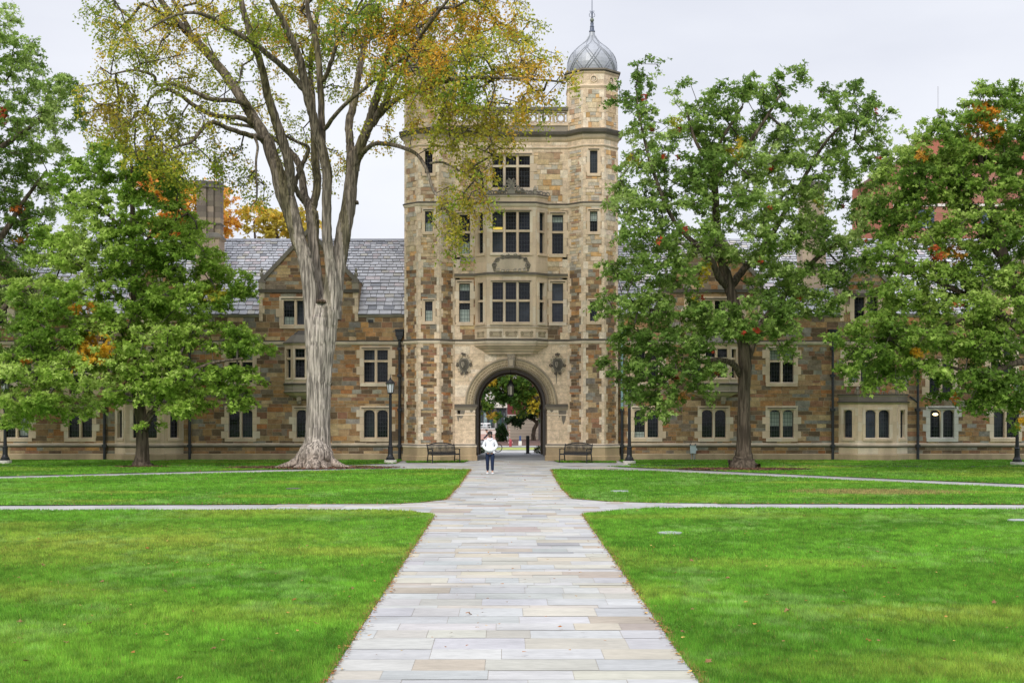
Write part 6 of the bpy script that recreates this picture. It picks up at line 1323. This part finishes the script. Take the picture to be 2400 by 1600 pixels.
h = MB(); h.at((man.location.x, man.location.y, 0)); ball(h, (.003, .015, 1.665), (.098, .108, .1), n=14, a=0, b=1.75)
for k in range(26):
    a = R.uniform(0, 6.28); q = R.uniform(.2, 1.3); ball(h, (.1*math.sin(q)*math.cos(a), .015+.11*math.sin(q)*math.sin(a), 1.67+.1*math.cos(q)), (.024, .024, .02), n=6)
h.build('hair', M_HAIR, man, True)
h = MB(); h.at((man.location.x, man.location.y, 0)); ball(h, (.012, -.045, 1.575), (.062, .055, .045), n=12, a=.9, b=3.1); h.build('beard', M_HAIR, man, True)
h = MB(); h.at((man.location.x, man.location.y, 0)); h.prism([(-.055, 1.63), (-.008, 1.63), (-.006, 1.665), (-.062, 1.668)], -.125, -.112); h.prism([(.024, 1.63), (.07, 1.63), (.076, 1.668), (.02, 1.665)], -.12, -.107); h.box(-.006, .02, -.12, -.112, 1.65, 1.66); h.box(-.085, -.078, -.11, .0, 1.652, 1.664); h.box(.083, .09, -.1, .0, 1.652, 1.664); h.build('sunglasses', M_BLACK, man)
h = MB(); h.at((man.location.x, man.location.y, 0)); h.prism([(-.004, 1.645), (.012, 1.6), (.022, 1.605), (.012, 1.65)], -.13, -.1); ball(h, (-.083, .0, 1.63), (.012, .02, .03), n=8); ball(h, (.088, .0, 1.63), (.012, .02, .03), n=8); h.box(-.02, .034, -.112, -.1, 1.578, 1.586, m=0); h.build('face_features', M_SKIN, man)
h = MB(); h.at((man.location.x, man.location.y, 0)); h.tube([(-.09, .0, 1.47), (-.1, .06, 1.45), (0, .13, 1.44), (.1, .06, 1.45), (.09, 0, 1.47), (.05, -.08, 1.43), (0, -.1, 1.41), (-.05, -.08, 1.43), (-.09, .0, 1.47)], .04, 8); h.build('hood', bpy.data.materials['white_cotton'], man, True)
h = MB(); h.at((man.location.x, man.location.y, 0)); ball(h, (0, -.12, 1.0), (.17, .09, .09)); h.build('pocket', bpy.data.materials['white_cotton'], man, True)
h = MB(); h.at((man.location.x, man.location.y, 0)); h.prism([(.12, .88), (.2, .87), (.19, .96), (.14, .97)], -.14, -.12); h.build('shirt_hem', bpy.data.materials['white_cotton'], man)
# bicycle and rider on the street
Yc = 99.5; bz = SZ(Yc); bx_ = PX(1149, Yc)
t = thing('bicycle', 'black bicycle ridden to the left behind the man in the white hoodie', 'bicycle', (bx_, Yc, bz))
def circ(cx, cz, r, n=24): return [(cx+r*math.cos(2*math.pi*k/n), 0, cz+r*math.sin(2*math.pi*k/n)) for k in range(n+1)]
def child(mb, name, mat, par, smooth=False): o = mb.build(name, mat); o.parent = par; return o
for cx in (-.62, .6):
    m = MB(); m.tube(circ(cx, .34, .325), .024, 6); w = child(m, 'wheel', M_BLACK, t)
    m = MB(); m.tube(circ(cx, .34, .29), .01, 4)
    for k in range(12): a = k*math.pi/6; m.tube([(cx, 0, .34), (cx+.29*math.cos(a), 0, .34+.29*math.sin(a))], .003, 3)
    m.lathe([(.02, .32), (.02, .36)], cx, 0, 6); child(m, 'spokes', M_CAME, w)
m = MB()
for a, b in (((-.55, .82), (-.62, .34)), ((-.53, .78), (.05, .28)), ((-.53, .78), (.12, .8)), ((.05, .28), (.14, .86)), ((.05, .28), (.6, .34)), ((.13, .74), (.6, .34))): m.tube([(a[0], 0, a[1]), (b[0], 0, b[1])], .019, 6)
child(m, 'frame', M_BLACK, t)
m = MB(); m.tube([(-.55, 0, .8), (-.54, 0, .95)], .016, 6); m.tube([(-.6, -.24, 1.0), (-.54, -.1, .96), (-.54, .1, .96), (-.6, .24, 1.0)], .015, 6); child(m, 'handlebar', M_BLACK, t)
m = MB(); ball(m, (.17, 0, .9), (.14, .07, .04)); child(m, 'saddle', M_BLACK, t)
m = MB(); m.tube([(.05, -.1, .28), (.05, .1, .28)], .015, 5); m.tube([(.05, -.1, .28), (-.02, -.1, .13)], .012, 5); m.tube([(.05, .1, .28), (.12, .1, .43)], .012, 5); m.box(-.08, .04, -.18, -.1, .11, .13); m.box(.06, .18, .1, .18, .42, .44); child(m, 'pedals', M_BLACK, t)
rd = thing('person', 'cyclist in a dark jacket with a backpack leaning over the handlebar', 'person', (bx_, Yc, bz))
RP = [(.13, 0, 1.0, (.13, .14)), (.0, 0, 1.25, .13), (-.14, 0, 1.42, .13), (-.22, 0, 1.52, .055), (-.3, 0, 1.63, (.085, .095)), (-.32, 0, 1.7, .07), (-.17, -.18, 1.42, .055), (-.35, -.22, 1.2, .045), (-.56, -.2, 1.05, .035), (-.6, -.2, 1.02, .03), (-.17, .18, 1.42, .055), (-.35, .22, 1.2, .045), (-.56, .2, 1.05, .035), (-.6, .2, 1.02, .03),
      (.1, -.1, .93, .09), (-.26, -.11, .66, .065), (.0, -.13, .26, .045), (-.08, -.13, .17, .04), (.1, .1, .93, .09), (-.22, .11, .82, .065), (.12, .13, .55, .045), (.05, .13, .47, .04)]
RE = [(0, 1), (1, 2), (2, 3), (3, 4), (4, 5), (2, 6), (6, 7), (7, 8), (8, 9), (2, 10), (10, 11), (11, 12), (12, 13), (0, 14), (14, 15), (15, 16), (16, 17), (0, 18), (18, 19), (19, 20), (20, 21)]
for s, h in ((-1, 9), (1, 13)):
    for k in range(4): i = len(RP); RP.append((-.635, s*(.17+.022*k), 1.02, .009)); RP.append((-.64, s*(.17+.022*k), .99, .008)); RE += [(h, i), (i, i+1)]
    i = len(RP); RP.append((-.6, s*.165, 1.0, .01)); RE.append((h, i))
skin('body', RP, RE, M_SKIN, rd, 1)
skin('jacket', [(.14, 0, .98, .16), (.0, 0, 1.25, .165), (-.14, 0, 1.42, .16), (-.17, -.18, 1.42, .075), (-.35, -.22, 1.2, .065), (-.53, -.2, 1.07, .05), (-.17, .18, 1.42, .075), (-.35, .22, 1.2, .065), (-.53, .2, 1.07, .05)], [(0, 1), (1, 2), (2, 3), (3, 4), (4, 5), (2, 6), (6, 7), (7, 8)], pm('dark_jacket', (.025, .03, .045)), rd, 1)
skin('trousers', [(.13, 0, .97, .15), (.1, -.1, .93, .11), (-.26, -.11, .66, .085), (.0, -.13, .3, .06), (.1, .1, .93, .11), (-.22, .11, .82, .085), (.12, .13, .6, .06)], [(0, 1), (1, 2), (2, 3), (0, 4), (4, 5), (5, 6)], pm('dark_trousers', (.02, .02, .025)), rd, 1)
for q in ((.0, -.13, .17), (.12, .13, .47)): skin('shoe', [(q[0]+.03, q[1], q[2]+.03, .05), (q[0]-.12, q[1], q[2]-.0, .04)], [(0, 1)], bpy.data.materials['white_leather'], rd, 1)
m = MB(); ball(m, (-.3, 0, 1.7), (.105, .09, .09), a=0, b=1.8); child(m, 'hair', M_HAIR, rd)
bp = skin('backpack', [(.1, 0, 1.22, (.12, .15)), (.0, 0, 1.42, (.12, .15)), (-.05, 0, 1.5, (.09, .12))], [(0, 1), (1, 2)], pm('blue_canvas', (.035, .05, .10)), None, 1); bp.location = rd.location; tag(bp, 'dark blue backpack on the back of the cyclist', 'backpack')
bpy.context.view_layer.update()
